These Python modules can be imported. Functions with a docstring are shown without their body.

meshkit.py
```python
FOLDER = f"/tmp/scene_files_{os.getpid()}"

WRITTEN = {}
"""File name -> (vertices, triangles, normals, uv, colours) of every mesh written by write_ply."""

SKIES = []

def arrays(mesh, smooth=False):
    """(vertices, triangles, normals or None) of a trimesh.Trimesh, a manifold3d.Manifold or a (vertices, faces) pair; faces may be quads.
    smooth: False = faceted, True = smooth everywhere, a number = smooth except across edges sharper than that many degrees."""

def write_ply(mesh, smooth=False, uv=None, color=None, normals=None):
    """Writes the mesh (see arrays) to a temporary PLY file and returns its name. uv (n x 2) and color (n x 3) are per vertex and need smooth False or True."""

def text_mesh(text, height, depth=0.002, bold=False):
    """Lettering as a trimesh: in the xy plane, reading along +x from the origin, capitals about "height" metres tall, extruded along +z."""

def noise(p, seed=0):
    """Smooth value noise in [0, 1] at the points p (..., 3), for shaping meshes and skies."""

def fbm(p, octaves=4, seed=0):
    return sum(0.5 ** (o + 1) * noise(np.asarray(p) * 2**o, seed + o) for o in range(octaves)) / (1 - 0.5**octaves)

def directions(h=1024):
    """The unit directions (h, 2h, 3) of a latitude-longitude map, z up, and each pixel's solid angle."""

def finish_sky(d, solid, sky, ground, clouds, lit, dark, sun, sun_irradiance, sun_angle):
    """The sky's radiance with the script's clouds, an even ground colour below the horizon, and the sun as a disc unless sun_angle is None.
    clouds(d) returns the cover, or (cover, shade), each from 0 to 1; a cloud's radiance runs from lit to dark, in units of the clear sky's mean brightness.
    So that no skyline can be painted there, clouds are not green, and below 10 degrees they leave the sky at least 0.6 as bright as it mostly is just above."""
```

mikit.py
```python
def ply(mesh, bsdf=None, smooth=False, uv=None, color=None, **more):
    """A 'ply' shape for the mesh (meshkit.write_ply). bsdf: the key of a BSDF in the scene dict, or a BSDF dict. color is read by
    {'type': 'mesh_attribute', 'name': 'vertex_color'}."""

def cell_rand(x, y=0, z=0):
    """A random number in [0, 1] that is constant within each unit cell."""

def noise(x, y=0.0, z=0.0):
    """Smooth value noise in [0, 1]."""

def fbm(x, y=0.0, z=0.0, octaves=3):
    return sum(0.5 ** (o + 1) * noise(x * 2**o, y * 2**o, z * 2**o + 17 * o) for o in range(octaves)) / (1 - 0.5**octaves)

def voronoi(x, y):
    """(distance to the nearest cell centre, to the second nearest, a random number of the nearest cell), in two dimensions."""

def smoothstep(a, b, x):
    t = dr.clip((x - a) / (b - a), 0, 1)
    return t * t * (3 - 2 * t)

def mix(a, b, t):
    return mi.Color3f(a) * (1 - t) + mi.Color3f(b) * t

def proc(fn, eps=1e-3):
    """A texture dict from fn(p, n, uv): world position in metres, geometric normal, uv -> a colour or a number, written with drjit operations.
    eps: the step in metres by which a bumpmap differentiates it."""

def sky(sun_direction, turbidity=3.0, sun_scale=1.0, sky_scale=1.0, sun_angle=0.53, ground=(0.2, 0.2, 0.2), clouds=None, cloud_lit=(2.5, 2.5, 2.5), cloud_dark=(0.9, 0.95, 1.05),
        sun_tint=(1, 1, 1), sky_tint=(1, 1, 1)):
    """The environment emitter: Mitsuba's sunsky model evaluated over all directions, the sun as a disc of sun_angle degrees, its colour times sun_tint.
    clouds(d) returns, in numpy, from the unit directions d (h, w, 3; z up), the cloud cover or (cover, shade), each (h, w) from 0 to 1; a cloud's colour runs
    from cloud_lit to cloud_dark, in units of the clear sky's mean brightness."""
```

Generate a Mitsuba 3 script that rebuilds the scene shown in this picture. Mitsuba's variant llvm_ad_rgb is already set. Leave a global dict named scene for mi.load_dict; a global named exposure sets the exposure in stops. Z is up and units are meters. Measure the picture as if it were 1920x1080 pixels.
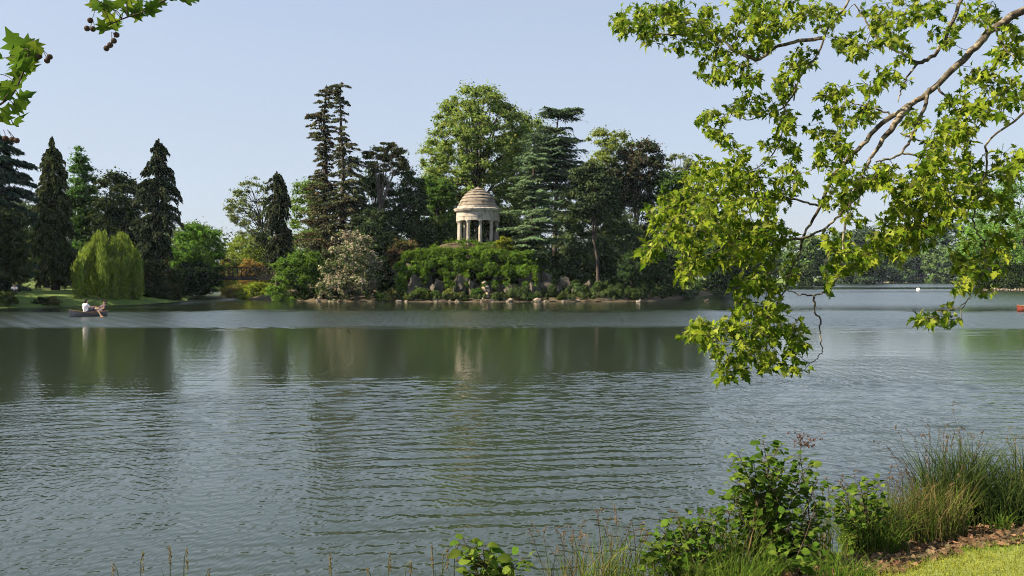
import math, zlib, numpy as np, trimesh, shapely, mitsuba as mi, mikit, meshkit
import drjit as dr
from mikit import proc, noise, fbm, voronoi, cell_rand, smoothstep, mix
from manifold3d import Manifold
T = mi.ScalarTransform4f
scene, labels = {'type': 'scene'}, {}

# ---------------------------------------------------------------- camera, light, exposure
F, HY, CH = 1600.0, 521.0, 2.4          # focal length and horizon row in photo pixels, eye height above the water
scene['camera'] = {'type': 'perspective', 'fov': math.degrees(2 * math.atan(960 / F)), 'fov_axis': 'x', 'near_clip': 0.1, 'far_clip': 6000.0,
                   'to_world': T().look_at(origin=[0, 0, CH], target=[0, 1, CH - 19 / F], up=[0, 0, 1])}
SUN = (-0.82, -0.09, 0.68)
def veil(d):
    return 0.52 + 0.34 * np.exp(-np.clip(d[..., 2], 0, 1) / 0.20) + 0.16 * (meshkit.fbm(d * [2.2, 2.2, 6.0], 4, 3) - 0.5)
scene['sky_light'] = mikit.sky(SUN, turbidity=3.0, clouds=veil, sky_scale=0.72, cloud_lit=(1.06, 1.07, 1.15), ground=(0.08, 0.1, 0.06))
exposure = 3.3

# ---------------------------------------------------------------- helpers
def P(px, py, Y): return np.array([(px - 960) / F * Y, Y, CH + (HY - py) / F * Y])
def R(name): return np.random.default_rng(zlib.crc32(name.encode()))
used = {}
def numbered(name):
    n = used.get(name, 0); used[name] = n + 1
    return name if n == 0 else f'{name}_{n:03d}'
def thing(name, label, cat, group=None, kind=None):
    k = numbered(name); labels[k] = {'label': label, 'category': cat}
    if group: labels[k]['group'] = group
    if kind: labels[k]['kind'] = kind
    return k
def struct(name, mesh, bsdf, label, **kw):
    k = numbered(name); scene[k] = mikit.ply(mesh, bsdf, **kw); labels[k] = {'label': label, 'category': name.replace('_', ' '), 'kind': 'structure'}
    return k
def part(par, name, mesh, bsdf, kind=None, label=None, **kw):
    k = numbered(par + '__' + name)
    scene[k] = mesh if isinstance(mesh, dict) else mikit.ply(mesh, bsdf, **kw)
    if kind or label: labels[k] = {**({'kind': kind} if kind else {}), **({'label': label} if label else {})}
    return k
def unit(v): return v / np.maximum(np.linalg.norm(v, axis=-1, keepdims=True), 1e-9)
def join(ms):
    vs, fs, n = [], [], 0
    for v, f in ms:
        vs.append(v); fs.append(np.asarray(f) + n); n += len(v)
    return np.vstack(vs), np.vstack(fs)
def tube(pts, rad, sides=6):
    p = np.asarray(pts, float); n = len(p); rad = np.broadcast_to(rad, n)
    t = unit(np.gradient(p, axis=0))
    ref = np.array([0.13, 0.21, 1.0]) if abs(t[:, 2]).mean() < 0.8 else np.array([1.0, 0.17, 0.1])
    a = unit(np.cross(t, ref)); b = np.cross(t, a)
    an = np.arange(sides) * 2 * np.pi / sides
    v = p[:, None] + rad[:, None, None] * (np.cos(an)[None, :, None] * a[:, None] + np.sin(an)[None, :, None] * b[:, None])
    i, j = np.meshgrid(np.arange(n - 1), np.arange(sides), indexing='ij')
    q = np.stack([i * sides + j, i * sides + (j + 1) % sides, (i + 1) * sides + (j + 1) % sides, (i + 1) * sides + j], -1).reshape(-1, 4)
    v = np.vstack([v.reshape(-1, 3), p[:1], p[-1:]])
    k = np.arange(sides); e = (n - 1) * sides
    caps = np.vstack([np.stack([0 * k + n * sides, (k + 1) % sides, k], 1), np.stack([0 * k + n * sides + 1, e + k, e + (k + 1) % sides], 1)])
    return v, np.vstack([q[:, [0, 2, 1]], q[:, [0, 3, 2]], caps[:, [0, 1, 2]]])
def curve(pts, n):
    """smooth path through the points"""
    p = np.asarray(pts, float); s = np.r_[0, np.cumsum(np.linalg.norm(np.diff(p, axis=0), axis=1))]
    from scipy.interpolate import PchipInterpolator
    return PchipInterpolator(s, p)(np.linspace(0, s[-1], n))
def cards(C, U, N, L, W, fold=0.12):
    """folded diamond leaves: centre, long axis, normal, length, width"""
    n = len(C); U = unit(U); S = unit(np.cross(U, N)); N = np.cross(S, U)
    L, W = np.broadcast_to(L, n)[:, None], np.broadcast_to(W, n)[:, None]
    v = np.stack([C - U * L / 2, C + S * W / 2 + N * W * fold, C + U * L / 2, C - S * W / 2 + N * W * fold], 1).reshape(-1, 3)
    b = 4 * np.arange(n)[:, None]
    f = np.concatenate([b + [0, 1, 2], b + [0, 2, 3]])
    return v, f
def flakes(C, U, N, L, W):
    """far leaves: one small triangle each"""
    U = unit(U); S = unit(np.cross(U, N)); L, W = np.broadcast_to(L, len(C))[:, None], np.broadcast_to(W, len(C))[:, None]
    return np.stack([C - U * L * .5 - S * W * .5, C - U * L * .3 + S * W * .6, C + U * L * .6], 1).reshape(-1, 3), np.arange(3 * len(C)).reshape(-1, 3)
def tints(rng, n, col, var=0.2, hue=0.12, per=4):
    """each leaf its own tint"""
    k = np.exp(rng.normal(0, var, (n, 1))) * np.exp(rng.normal(0, hue, (n, 1)) * np.array([[1.0, 0.25, 0.3]]))
    return np.repeat(np.clip(np.asarray(col) * k, 0.004, 0.6), per, axis=0)
def rand_dir(rng, n): return unit(rng.normal(size=(n, 3)))
def box(c, s, ax=None):
    v = np.array([[x, y, z] for x in (-.5, .5) for y in (-.5, .5) for z in (-.5, .5)]) * s
    if ax is not None: v = v @ np.asarray(ax)
    f = np.array([[0, 1, 3], [0, 3, 2], [4, 6, 7], [4, 7, 5], [0, 4, 5], [0, 5, 1], [2, 3, 7], [2, 7, 6], [0, 2, 6], [0, 6, 4], [1, 5, 7], [1, 7, 3]])
    return v + np.asarray(c), f
def bar(a, b, w, h):
    a, b = np.asarray(a, float), np.asarray(b, float); d = b - a; L = np.linalg.norm(d); u = d / L
    s = unit(np.cross(u, [0, 0, 1.0] if abs(u[2]) < .95 else [0, 1.0, 0])); n = np.cross(s, u)
    return box((a + b) / 2, (L, w, h), np.array([u, s, n]))
def lathe(prof, n=48, c=(0, 0, 0)):
    """closed profile of (radius, z)"""
    p = np.asarray(prof, float); m = len(p); an = np.arange(n) * 2 * np.pi / n
    v = np.stack([p[None, :, 0] * np.cos(an)[:, None], p[None, :, 0] * np.sin(an)[:, None], np.broadcast_to(p[None, :, 1], (n, m))], -1).reshape(-1, 3)
    i, j = np.meshgrid(np.arange(n), np.arange(m - 1), indexing='ij')
    q = np.stack([i * m + j, ((i + 1) % n) * m + j, ((i + 1) % n) * m + j + 1, i * m + j + 1], -1).reshape(-1, 4)
    return v + np.asarray(c), np.vstack([q[:, [0, 1, 2]], q[:, [0, 2, 3]]])
def rock(rng, c, s, sub=2, rough=0.35, flat=0.0):
    """a broken block: facets of a random hull, roughened"""
    h = trimesh.convex.convex_hull(unit(rng.normal(size=(15, 3))) * rng.uniform(.8, 1.15, (15, 1)))
    for _ in range(sub): h = h.subdivide()
    v = np.array(h.vertices); o = rng.uniform(0, 50, 3); v = v * (1 + rough * .55 * (meshkit.fbm(v * 2.6 + o, 3, 3) - 0.5))[:, None]
    a = rng.uniform(0, 6.28); ca, sa = math.cos(a), math.sin(a); v = np.stack([v[:, 0] * ca - v[:, 1] * sa, v[:, 0] * sa + v[:, 1] * ca, v[:, 2]], 1)
    return v * np.asarray(s) + np.asarray(c), np.array(h.faces)

# ---------------------------------------------------------------- materials
VC = {'type': 'mesh_attribute', 'name': 'vertex_color'}
scene['leaf'] = {'type': 'principledthin', 'base_color': VC, 'roughness': 0.5, 'spec_trans': 0.0, 'diff_trans': 1.0, 'eta': 1.35}
scene['needle'] = {'type': 'principledthin', 'base_color': VC, 'roughness': 0.65, 'spec_trans': 0.0, 'diff_trans': 0.35, 'eta': 1.3}
scene['near_leaf'] = {'type': 'principledthin', 'base_color': VC, 'roughness': 0.36, 'spec_trans': 0.0, 'diff_trans': 1.05, 'eta': 1.5}
def rough(fn, r=0.85, bump=None, scale=0.02, eps=0.01):
    b = {'type': 'principled', 'base_color': proc(fn), 'roughness': r, 'specular': 0.3}
    if bump: b = {'type': 'bumpmap', 'arbitrary': proc(bump, eps), 'scale': scale, 'bsdf': b}
    return {'type': 'twosided', 'bsdf': b}
def plain(c, r=0.6, **k): return {'type': 'twosided', 'bsdf': {'type': 'principled', 'base_color': {'type': 'rgb', 'value': list(c)}, 'roughness': r, **k}}
scene['dark_bark'] = rough(lambda p, n, uv: mix((0.025, 0.02, 0.015), (0.06, 0.048, 0.038), fbm(p.x * 6, p.y * 6, p.z * 1.2)))
scene['pale_bark'] = rough(lambda p, n, uv: mix((0.10, 0.085, 0.07), (0.26, 0.22, 0.19), fbm(p.x * 6, p.y * 6, p.z * 1.2)))
def plane_bark(p, n, uv):
    a = smoothstep(0.42, 0.60, fbm(p.x * 14, p.y * 14, p.z * 14)); b = smoothstep(0.5, 0.62, fbm(p.x * 9 + 40, p.y * 9, p.z * 9))
    return mix(mix((0.07, 0.06, 0.04), (0.20, 0.18, 0.13), a), (0.04, 0.033, 0.024), b * 0.9)
scene['plane_bark'] = rough(plane_bark, 0.8)
scene['twig_bark'] = rough(lambda p, n, uv: mix((0.03, 0.022, 0.015), (0.075, 0.06, 0.04), noise(p.x * 60, p.y * 60, p.z * 60)))
def ground_col(p, n, uv):
    g = fbm(p.x * 0.7, p.y * 0.7, 0.0, 4)
    earth = mix((0.035, 0.030, 0.018), (0.08, 0.065, 0.04), fbm(p.x * 3, p.y * 3, 0.0, 4))
    green = mix((0.045, 0.085, 0.016), (0.085, 0.125, 0.026), fbm(p.x * 2.3, p.y * 2.3, 5.0, 4))
    left = smoothstep(-31.0, -33.0, p.x) * smoothstep(50.0, 60.0, p.y)
    back = smoothstep(160.0, 170.0, p.y)
    return mix(earth, green, dr.maximum(left, back) * smoothstep(0.2, 0.36, g))
scene['earth'] = rough(ground_col, 0.95)
scene['stone'] = rough(lambda p, n, uv: mix(mix((0.33, 0.31, 0.275), (0.43, 0.41, 0.37), fbm(p.x * 2, p.y * 2, p.z * 2)), (0.16, 0.14, 0.11), smoothstep(0.53, 0.68, fbm(p.x * 3, p.y * 3, p.z * 0.9, 4)) * 0.65), 0.9)
def roof_col(p, n, uv):
    a = fbm(p.x * 3.5, p.y * 3.5, p.z * 5, 4)
    return mix(mix((0.13, 0.112, 0.09), (0.26, 0.235, 0.195), a), (0.07, 0.055, 0.045), smoothstep(0.5, 0.68, fbm(p.x * 2.2 + 9, p.y * 2.2, p.z * 2.4, 4)) * 0.8)
scene['roof_stone'] = rough(roof_col, 0.9)
def rock_col(p, n, uv):
    a = fbm(p.x * 2.5, p.y * 2.5, p.z * 2.5, 4)
    return mix(mix((0.045, 0.04, 0.034), (0.115, 0.103, 0.085), a), (0.05, 0.06, 0.025), smoothstep(0.52, 0.66, fbm(p.x * 4 + 3, p.y * 4, p.z * 4)) * 0.7)
scene['rock'] = rough(rock_col, 0.95)
scene['pale_rock'] = rough(lambda p, n, uv: mix((0.11, 0.095, 0.07), (0.30, 0.26, 0.20), fbm(p.x * 5, p.y * 5, p.z * 5, 4)), 0.95)
scene['iron'] = plain((0.018, 0.018, 0.017), 0.6)
scene['gravel_path'] = rough(lambda p, n, uv: mix((0.20, 0.17, 0.13), (0.30, 0.26, 0.2), fbm(p.x * 4, p.y * 4)), 0.95)

# water: murky lake, wind ripples in patches
def sstep(a, b, x):
    t = np.clip((x - a) / (b - a), 0, 1); return t * t * (3 - 2 * t)
def nz(x, y, sx, sy, o): return meshkit.noise(np.stack([x * sx + o, y * sy + 1.7 * o, 0 * x + o], -1), 6)
_r = np.random.default_rng(5)
WAVES = [(0.10 * 1.16 ** i, _r.normal(0.05, 0.65), _r.uniform(0, 6.28), 0) for i in range(12)] + [(0.30 * 1.16 ** i, _r.normal(0.0, 0.12), _r.uniform(0, 6.28), 1) for i in range(5)] + \
        [(0.33 * 1.15 ** i, _r.normal(0.05, 0.6), _r.uniform(0, 6.28), 3) for i in range(6)] + [(0.9 * 1.3 ** i, _r.normal(0.0, 0.3), _r.uniform(0, 6.28), 2) for i in range(3)]
def ripples(x, y, step):
    """height of the wind ripples: ruffled near the bank and in a band before the island, calm between; step is the mesh spacing there"""
    w = 3.0 * (nz(x, y, 0.16, 0.25, 1) - 0.5) + 1.6 * (nz(x, y, 0.7, 0.9, 4) - 0.5)
    near = 1 - sstep(-1.0, 1.2, y - (21.0 + 0.42 * x) + w * 0.6)
    far = sstep(-1.0, 2.5, y - (41.0 + 0.02 * x) + w * 1.4) * (1 - sstep(-4.0, 4.0, y - 63.0 + w * 3.0))
    right = sstep(0.0, 4.0, x - 0.27 * y + w) * (1 - sstep(80.0, 120.0, y))
    wob = nz(x, y, 0.9, 0.9, 2) * 4 + nz(x, y, 3.1, 3.1, 3) * 2.4; gust = 0.45 + 1.1 * nz(x, y, 0.30, 0.36, 7); swell = sstep(0.42, 0.62, nz(x, y, 0.22, 0.16, 9) + 0.03 * x)
    near = np.maximum(near, right * 0.32) * gust; far = far * (0.7 + 0.6 * nz(x, y, .2, .5, 8)); z = 0 * x
    for lam, a, ph, kind in WAVES:
        ok = sstep(2.0, 3.6, lam / step) * (sstep(8.0, 17.0, y) if lam > .21 and kind == 0 else 1.0); h = np.sin(2 * np.pi / lam * (math.sin(a) * x + math.cos(a) * y) + ph + wob * (1.0, .3, .3, .8)[kind]) * lam / 6.283 * ok
        z = z + h * (0.043 * near * (1 - 0.35 * swell), 0.032 * swell * near + 0.011 * (1 - near) * (1 - far), 0.003 + 0.004 * near, 0.082 * far + 0.012 * near * sstep(10, 16, y))[kind]
    return z + 0.0
_f = np.random.default_rng(8); FINE = [(2 * math.pi / l * math.sin(a), 2 * math.pi / l * math.cos(a), ph, l) for l, a, ph in [(0.055 * 1.17 ** i, _f.normal(0, 0.8), _f.uniform(0, 6.28)) for i in range(9)]]
def chop(p, n, uv):
    """the finest ripples, where the wind touches the near water"""
    y0 = 21.0 + 0.42 * p.x; on = 1 - smoothstep(-1.5, 1.5, p.y - y0 + 2.0 * (noise(p.x * 0.7, p.y * 0.9) - 0.5)); on = dr.maximum(on * (0.5 + noise(p.x * 0.35, p.y * 0.35, 7.0)), 0.42)
    wob = noise(p.x * 3, p.y * 3, 2.0) * 5; h = mi.Float(0)
    for kx, ky, ph, lam in FINE: h += dr.sin(kx * p.x + ky * p.y + ph + wob) * (lam / 6.283)
    return h * on * 0.021
def ruffled(p, n, uv):
    """where far ripples are too small to model one by one: the wind band before the island and the open lake on the right"""
    w = noise(p.x * 0.16, p.y * 0.25) * 3 + noise(p.x * 0.7, p.y * 0.9, 4.0) * 1.5; band = smoothstep(-1.0, 2.0, p.y - 43.0 + w) * (1 - smoothstep(-3.0, 3.0, p.y - 66.0 + w * 2))
    t = p.y * 0.045 + 0.8 * noise(p.x * 0.02, p.y * 0.05, 3.0); streak = smoothstep(0.30, 0.50, noise(t, 0.3 + 0.004 * p.x, 8.0) + 0.08)
    chan = smoothstep(-45.0, -40.0, p.x) * (1 - smoothstep(-33.0, -28.0, p.x)) * smoothstep(64.0, 72.0, p.y) * (1 - smoothstep(106.0, 116.0, p.y)); band = dr.maximum(band, chan)
    return dr.maximum(band * 0.92, smoothstep(0.0, 6.0, p.x - 0.24 * p.y) * smoothstep(60.0, 80.0, p.y) * streak * 0.95)
WATER = {'diffuse_reflectance': {'type': 'rgb', 'value': [0.020, 0.031, 0.022]}, 'int_ior': 1.5}
scene['lake_water'] = {'type': 'bumpmap', 'arbitrary': proc(chop, 0.006), 'scale': 1.0, 'bsdf': {'type': 'blendbsdf', 'weight': proc(ruffled), 'calm': {'type': 'plastic', **WATER}, 'ruffled': {'type': 'roughplastic', 'alpha': 0.12, **WATER}}}

# ---------------------------------------------------------------- the lake, its banks and the island
LAKE = shapely.Polygon([(-200, 2), (-30, 2.5), (-9, 3.6), (-3, 5.0), (0, 5.7), (2, 6.6), (4, 7.9), (8, 10), (20, 14), (60, 25), (100, 60), (130, 110), (112, 150), (96, 158), (88, 160), (97, 172), (117, 210), (160, 300),
    (232, 425), (200, 432), (150, 430), (130, 400), (95, 300), (62, 205), (52, 180), (36, 175), (0, 180), (-40, 168), (-64, 165), (-53, 140), (-42, 112), (-33.5, 87), (-33.5, 77), (-37, 72), (-41, 67), (-60, 62), (-100, 55), (-200, 50)])
ISLE = shapely.Polygon([(-34, 104), (-29, 95), (-20, 87), (-10, 85), (0, 85), (10, 85.5), (16, 90), (21.5, 103), (30, 125), (25, 150), (0, 158), (-25, 150), (-37, 125)])
WATER = LAKE.difference(ISLE)
shapely.prepare(WATER); shapely.prepare(ISLE)
def shore(x, y):
    """signed distance from the shore, positive on land; and whether it is the island"""
    pts = shapely.points(x, y); d = shapely.distance(pts, WATER.boundary)
    return np.where(shapely.contains(WATER, pts), -d, d), shapely.contains(ISLE, pts)
def gz(x, y):
    x, y = np.broadcast_arrays(np.asarray(x, float), np.asarray(y, float)); sh = x.shape; x, y = x.ravel(), y.ravel()
    d, isle = shore(x, y); nearb = (y < 30) & (np.hypot(x, y) < 40)
    n = meshkit.fbm(np.stack([x * .35, y * .35, 0 * x], 1), 3, 2) - 0.5
    land = np.where(nearb, 0.75 * (1 - np.exp(-np.maximum(d, 0) / 0.8)), 0.15 + 0.65 * (1 - np.exp(-np.maximum(d, 0) / 3.0)))
    land = land + np.where(~isle & (x < -30) & (y > 40), 2.1 * sstep(32, 62, d) + 0.25 * sstep(0, 14, d), 0)
    hill = 4.6 * sstep(3.5, 9.0, d) * np.exp(-(((x + 4.2) / 7.5) ** 4)) + 1.0 * sstep(2, 12, d)
    land = land + np.where(isle, hill, 0) + n * np.where(nearb, 0.12, 0.35) * np.clip(d / 2, 0, 1)
    return np.where(d > 0, land, np.maximum(-1.2, 0.35 * d)).reshape(sh)
def g1(x, y): return float(gz(np.array([x]), np.array([y]))[0])
def sheet(xs, ys, lift=0.0):
    X, Y = np.meshgrid(xs, ys, indexing='ij'); Z = gz(X, Y) + lift; n, m = X.shape
    i, j = np.meshgrid(np.arange(n - 1), np.arange(m - 1), indexing='ij')
    q = np.stack([i * m + j, (i + 1) * m + j, (i + 1) * m + j + 1, i * m + j + 1], -1).reshape(-1, 4)
    return np.stack([X, Y, Z], -1).reshape(-1, 3), np.vstack([q[:, [0, 1, 2]], q[:, [0, 2, 3]]])
an = np.r_[np.linspace(-40, 40, 220), np.linspace(41, 319, 70)] * np.pi / 180
rr = np.geomspace(1.2, 3000, 260)
A, RR = np.meshgrid(an, rr, indexing='ij'); X, Y = RR * np.sin(A), RR * np.cos(A); n, m = X.shape
i, j = np.meshgrid(np.arange(n), np.arange(m - 1), indexing='ij'); i2 = (i + 1) % n
q = np.stack([i * m + j, i2 * m + j, i2 * m + j + 1, i * m + j + 1], -1).reshape(-1, 4)
gv = np.stack([X, Y, gz(X, Y)], -1).reshape(-1, 3)
gv = np.vstack([gv, [[0, 0, g1(0, 0)]]]); cap = np.stack([np.arange(n) * m, 0 * np.arange(n) + n * m, (np.arange(n) + 1) % n * m], 1)
struct('ground', (gv, np.vstack([q[:, [0, 1, 2]], q[:, [0, 2, 3]], cap[:, ::-1]])), 'earth', 'bare earth and grass of the lake banks and the island', smooth=True)
wa = np.r_[np.linspace(-80, -33.5, 40), np.linspace(-33.2, 33.2, 400), np.linspace(33.5, 80, 40)] * np.pi / 180; wr = np.r_[np.geomspace(2.2, 5.2, 12), np.geomspace(5.3, 22, 400), np.geomspace(22.2, 40, 70), np.geomspace(40.15, 66, 170), np.geomspace(66.7, 620, 50)]
A, RR = np.meshgrid(wa, wr, indexing='ij'); X, Y = RR * np.sin(A), RR * np.cos(A); n, m = X.shape; step = np.maximum(np.gradient(RR, axis=1), RR * np.gradient(wa)[:, None] * 0.6)
i, j = np.meshgrid(np.arange(n - 1), np.arange(m - 1), indexing='ij'); q = np.stack([i * m + j, (i + 1) * m + j, (i + 1) * m + j + 1, i * m + j + 1], -1).reshape(-1, 4)
wv = np.stack([X, Y, ripples(X, Y, step)], -1).reshape(-1, 3)
struct('lake', (wv, np.vstack([q[:, [0, 1, 2]], q[:, [0, 2, 3]]])), 'lake_water', 'green grey lake with wind rippled and calm patches', smooth=True, uv=wv[:, :2])

# ---------------------------------------------------------------- trees
class Env:
    """crown envelope from rows of (photo row, left, right) at distance Y"""
    def __init__(s, rows, Y):
        a = np.array(rows, float)[::-1]; s.Y = Y
        s.z = CH + (HY - a[:, 0]) / F * Y; s.cx = ((a[:, 1] + a[:, 2]) / 2 - 960) / F * Y; s.r = (a[:, 2] - a[:, 1]) / 2 / F * Y
    def at(s, z): return np.interp(z, s.z, s.cx), np.interp(z, s.z, s.r)
def trunk_mesh(base, top, r0, r1, rng, n=9, wob=0.3, sides=9):
    t = np.linspace(0, 1, n)[:, None]; p = base + (top - base) * t + rng.normal(0, wob, (n, 3)) * np.array([1, 1, 0]) * np.sin(t * np.pi)
    rad = r0 + (r1 - r0) * t[:, 0]; rad[0] *= 1.35
    return tube(p, rad, sides), p
def broad(key, e, rng, col, n=9000, clumps=90, leaf=0.34, cr=0.17, flat=0.75, base=None, r0=0.35, bark='dark_bark', limbs=8, mat='leaf', var=0.22, hue=0.12, core=0.25, droop=0.0, trunk_top=None, col2=None, mix2=0.0, kd=1.0, stem=True):
    col = np.array(col) * ((1.4, 1.6, 1.25) if mat == 'leaf' else (1.9, 2.0, 1.75)); col2 = None if col2 is None else np.array(col2) * 1.25
    zlo, zhi = e.z[0], e.z[-1]; n = int(n * 2.6); leaf *= 0.80; rm = e.r.max(); clumps = int(clumps * 1.7); cr *= 0.85; zs = np.linspace(zlo, zhi, 200); w = e.at(zs)[1] ** 1.6 + 1e-3; w /= w.sum()
    z = rng.choice(zs, clumps, p=w); cx, r = e.at(z); th = rng.uniform(0, 2 * np.pi, clumps)
    c_r = cr * rm * rng.uniform(0.5, 1.3, clumps)
    rad = np.maximum(r - 0.75 * c_r, 0.05 * rm) * np.where(rng.random(clumps) < core, rng.uniform(0, 0.6, clumps), rng.uniform(0.72, 1.08, clumps))
    C = np.stack([cx + rad * np.cos(th), e.Y + kd * rad * np.sin(th), z], 1)
    C[:, 2] = np.clip(C[:, 2], zlo + 0.3 * c_r, zhi - 0.55 * c_r)
    wn = c_r ** 2; idx = rng.choice(clumps, n, p=wn / wn.sum()); d = rand_dir(rng, n); u = np.abs(rng.normal(0, 0.85, n))
    pos = C[idx] + d * (u * c_r[idx])[:, None] * np.array([1, 1, flat]) * np.where(d[:, 2:] < 0, [1, 1, 0.6], 1.0)
    pos[:, 2] -= droop * np.abs(rng.normal(0, 1, n)) * c_r[idx]
    N = unit(d * 0.6 + rand_dir(rng, n) * 0.8 + np.array([0, 0, 0.55])); U = np.cross(N, rand_dir(rng, n)) + np.array([0, 0, -0.25])
    L = leaf * rng.uniform(0.6, 1.3, n)
    ctint = np.exp(rng.normal(0, 0.14, (clumps, 1)))[idx]
    cc = tints(rng, n, col, var, hue, 3)
    if col2 is not None:
        pick = np.repeat(rng.random(n) < mix2 * (0.4 + 1.2 * (rng.random(clumps)[idx])), 3); cc[pick] = tints(rng, n, col2, var * 0.5, hue, 3)[pick]
    if stem:
        if base is None: base = np.array([e.at(zlo)[0], e.Y]);
        b = np.array([base[0], base[1], g1(*base[:2]) - 0.3]); zt = zlo + (zhi - zlo) * (0.7 if trunk_top is None else trunk_top)
        tm, tp = trunk_mesh(b, np.array([e.at(zt)[0], e.Y, zt]), r0, r0 * 0.22, rng, wob=0.025 * rm)
        part(key, 'trunk', tm, bark, smooth=True)
        if limbs:
            ms = []
            for k in rng.choice(clumps, min(clumps, limbs * 3), replace=False):
                t = C[k]; zz = np.interp(rng.uniform(0.25, 0.95), [0, 1], [b[2], zt]); zz = min(zz, t[2] - 0.2)
                k0 = np.argmin(abs(tp[:, 2] - zz)); s = tp[k0]; mid = (s + t) / 2 + np.array([0, 0, 0.12 * np.linalg.norm(t - s)]); mid += rng.normal(0, 0.05 * rm, 3)
                rr0 = r0 * 0.38 * (1 - 0.6 * k0 / len(tp)); ms.append(tube(curve([s, mid, t], 6), np.linspace(rr0, 0.03, 6), 5))
            part(key, 'limb', join(ms), bark, kind='stuff', smooth=True)
    part(key, 'crown', flakes(pos, U, N, L, L * 0.8), mat, kind='stuff', color=cc * np.repeat(ctint, 3, 0))
    return key
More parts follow.
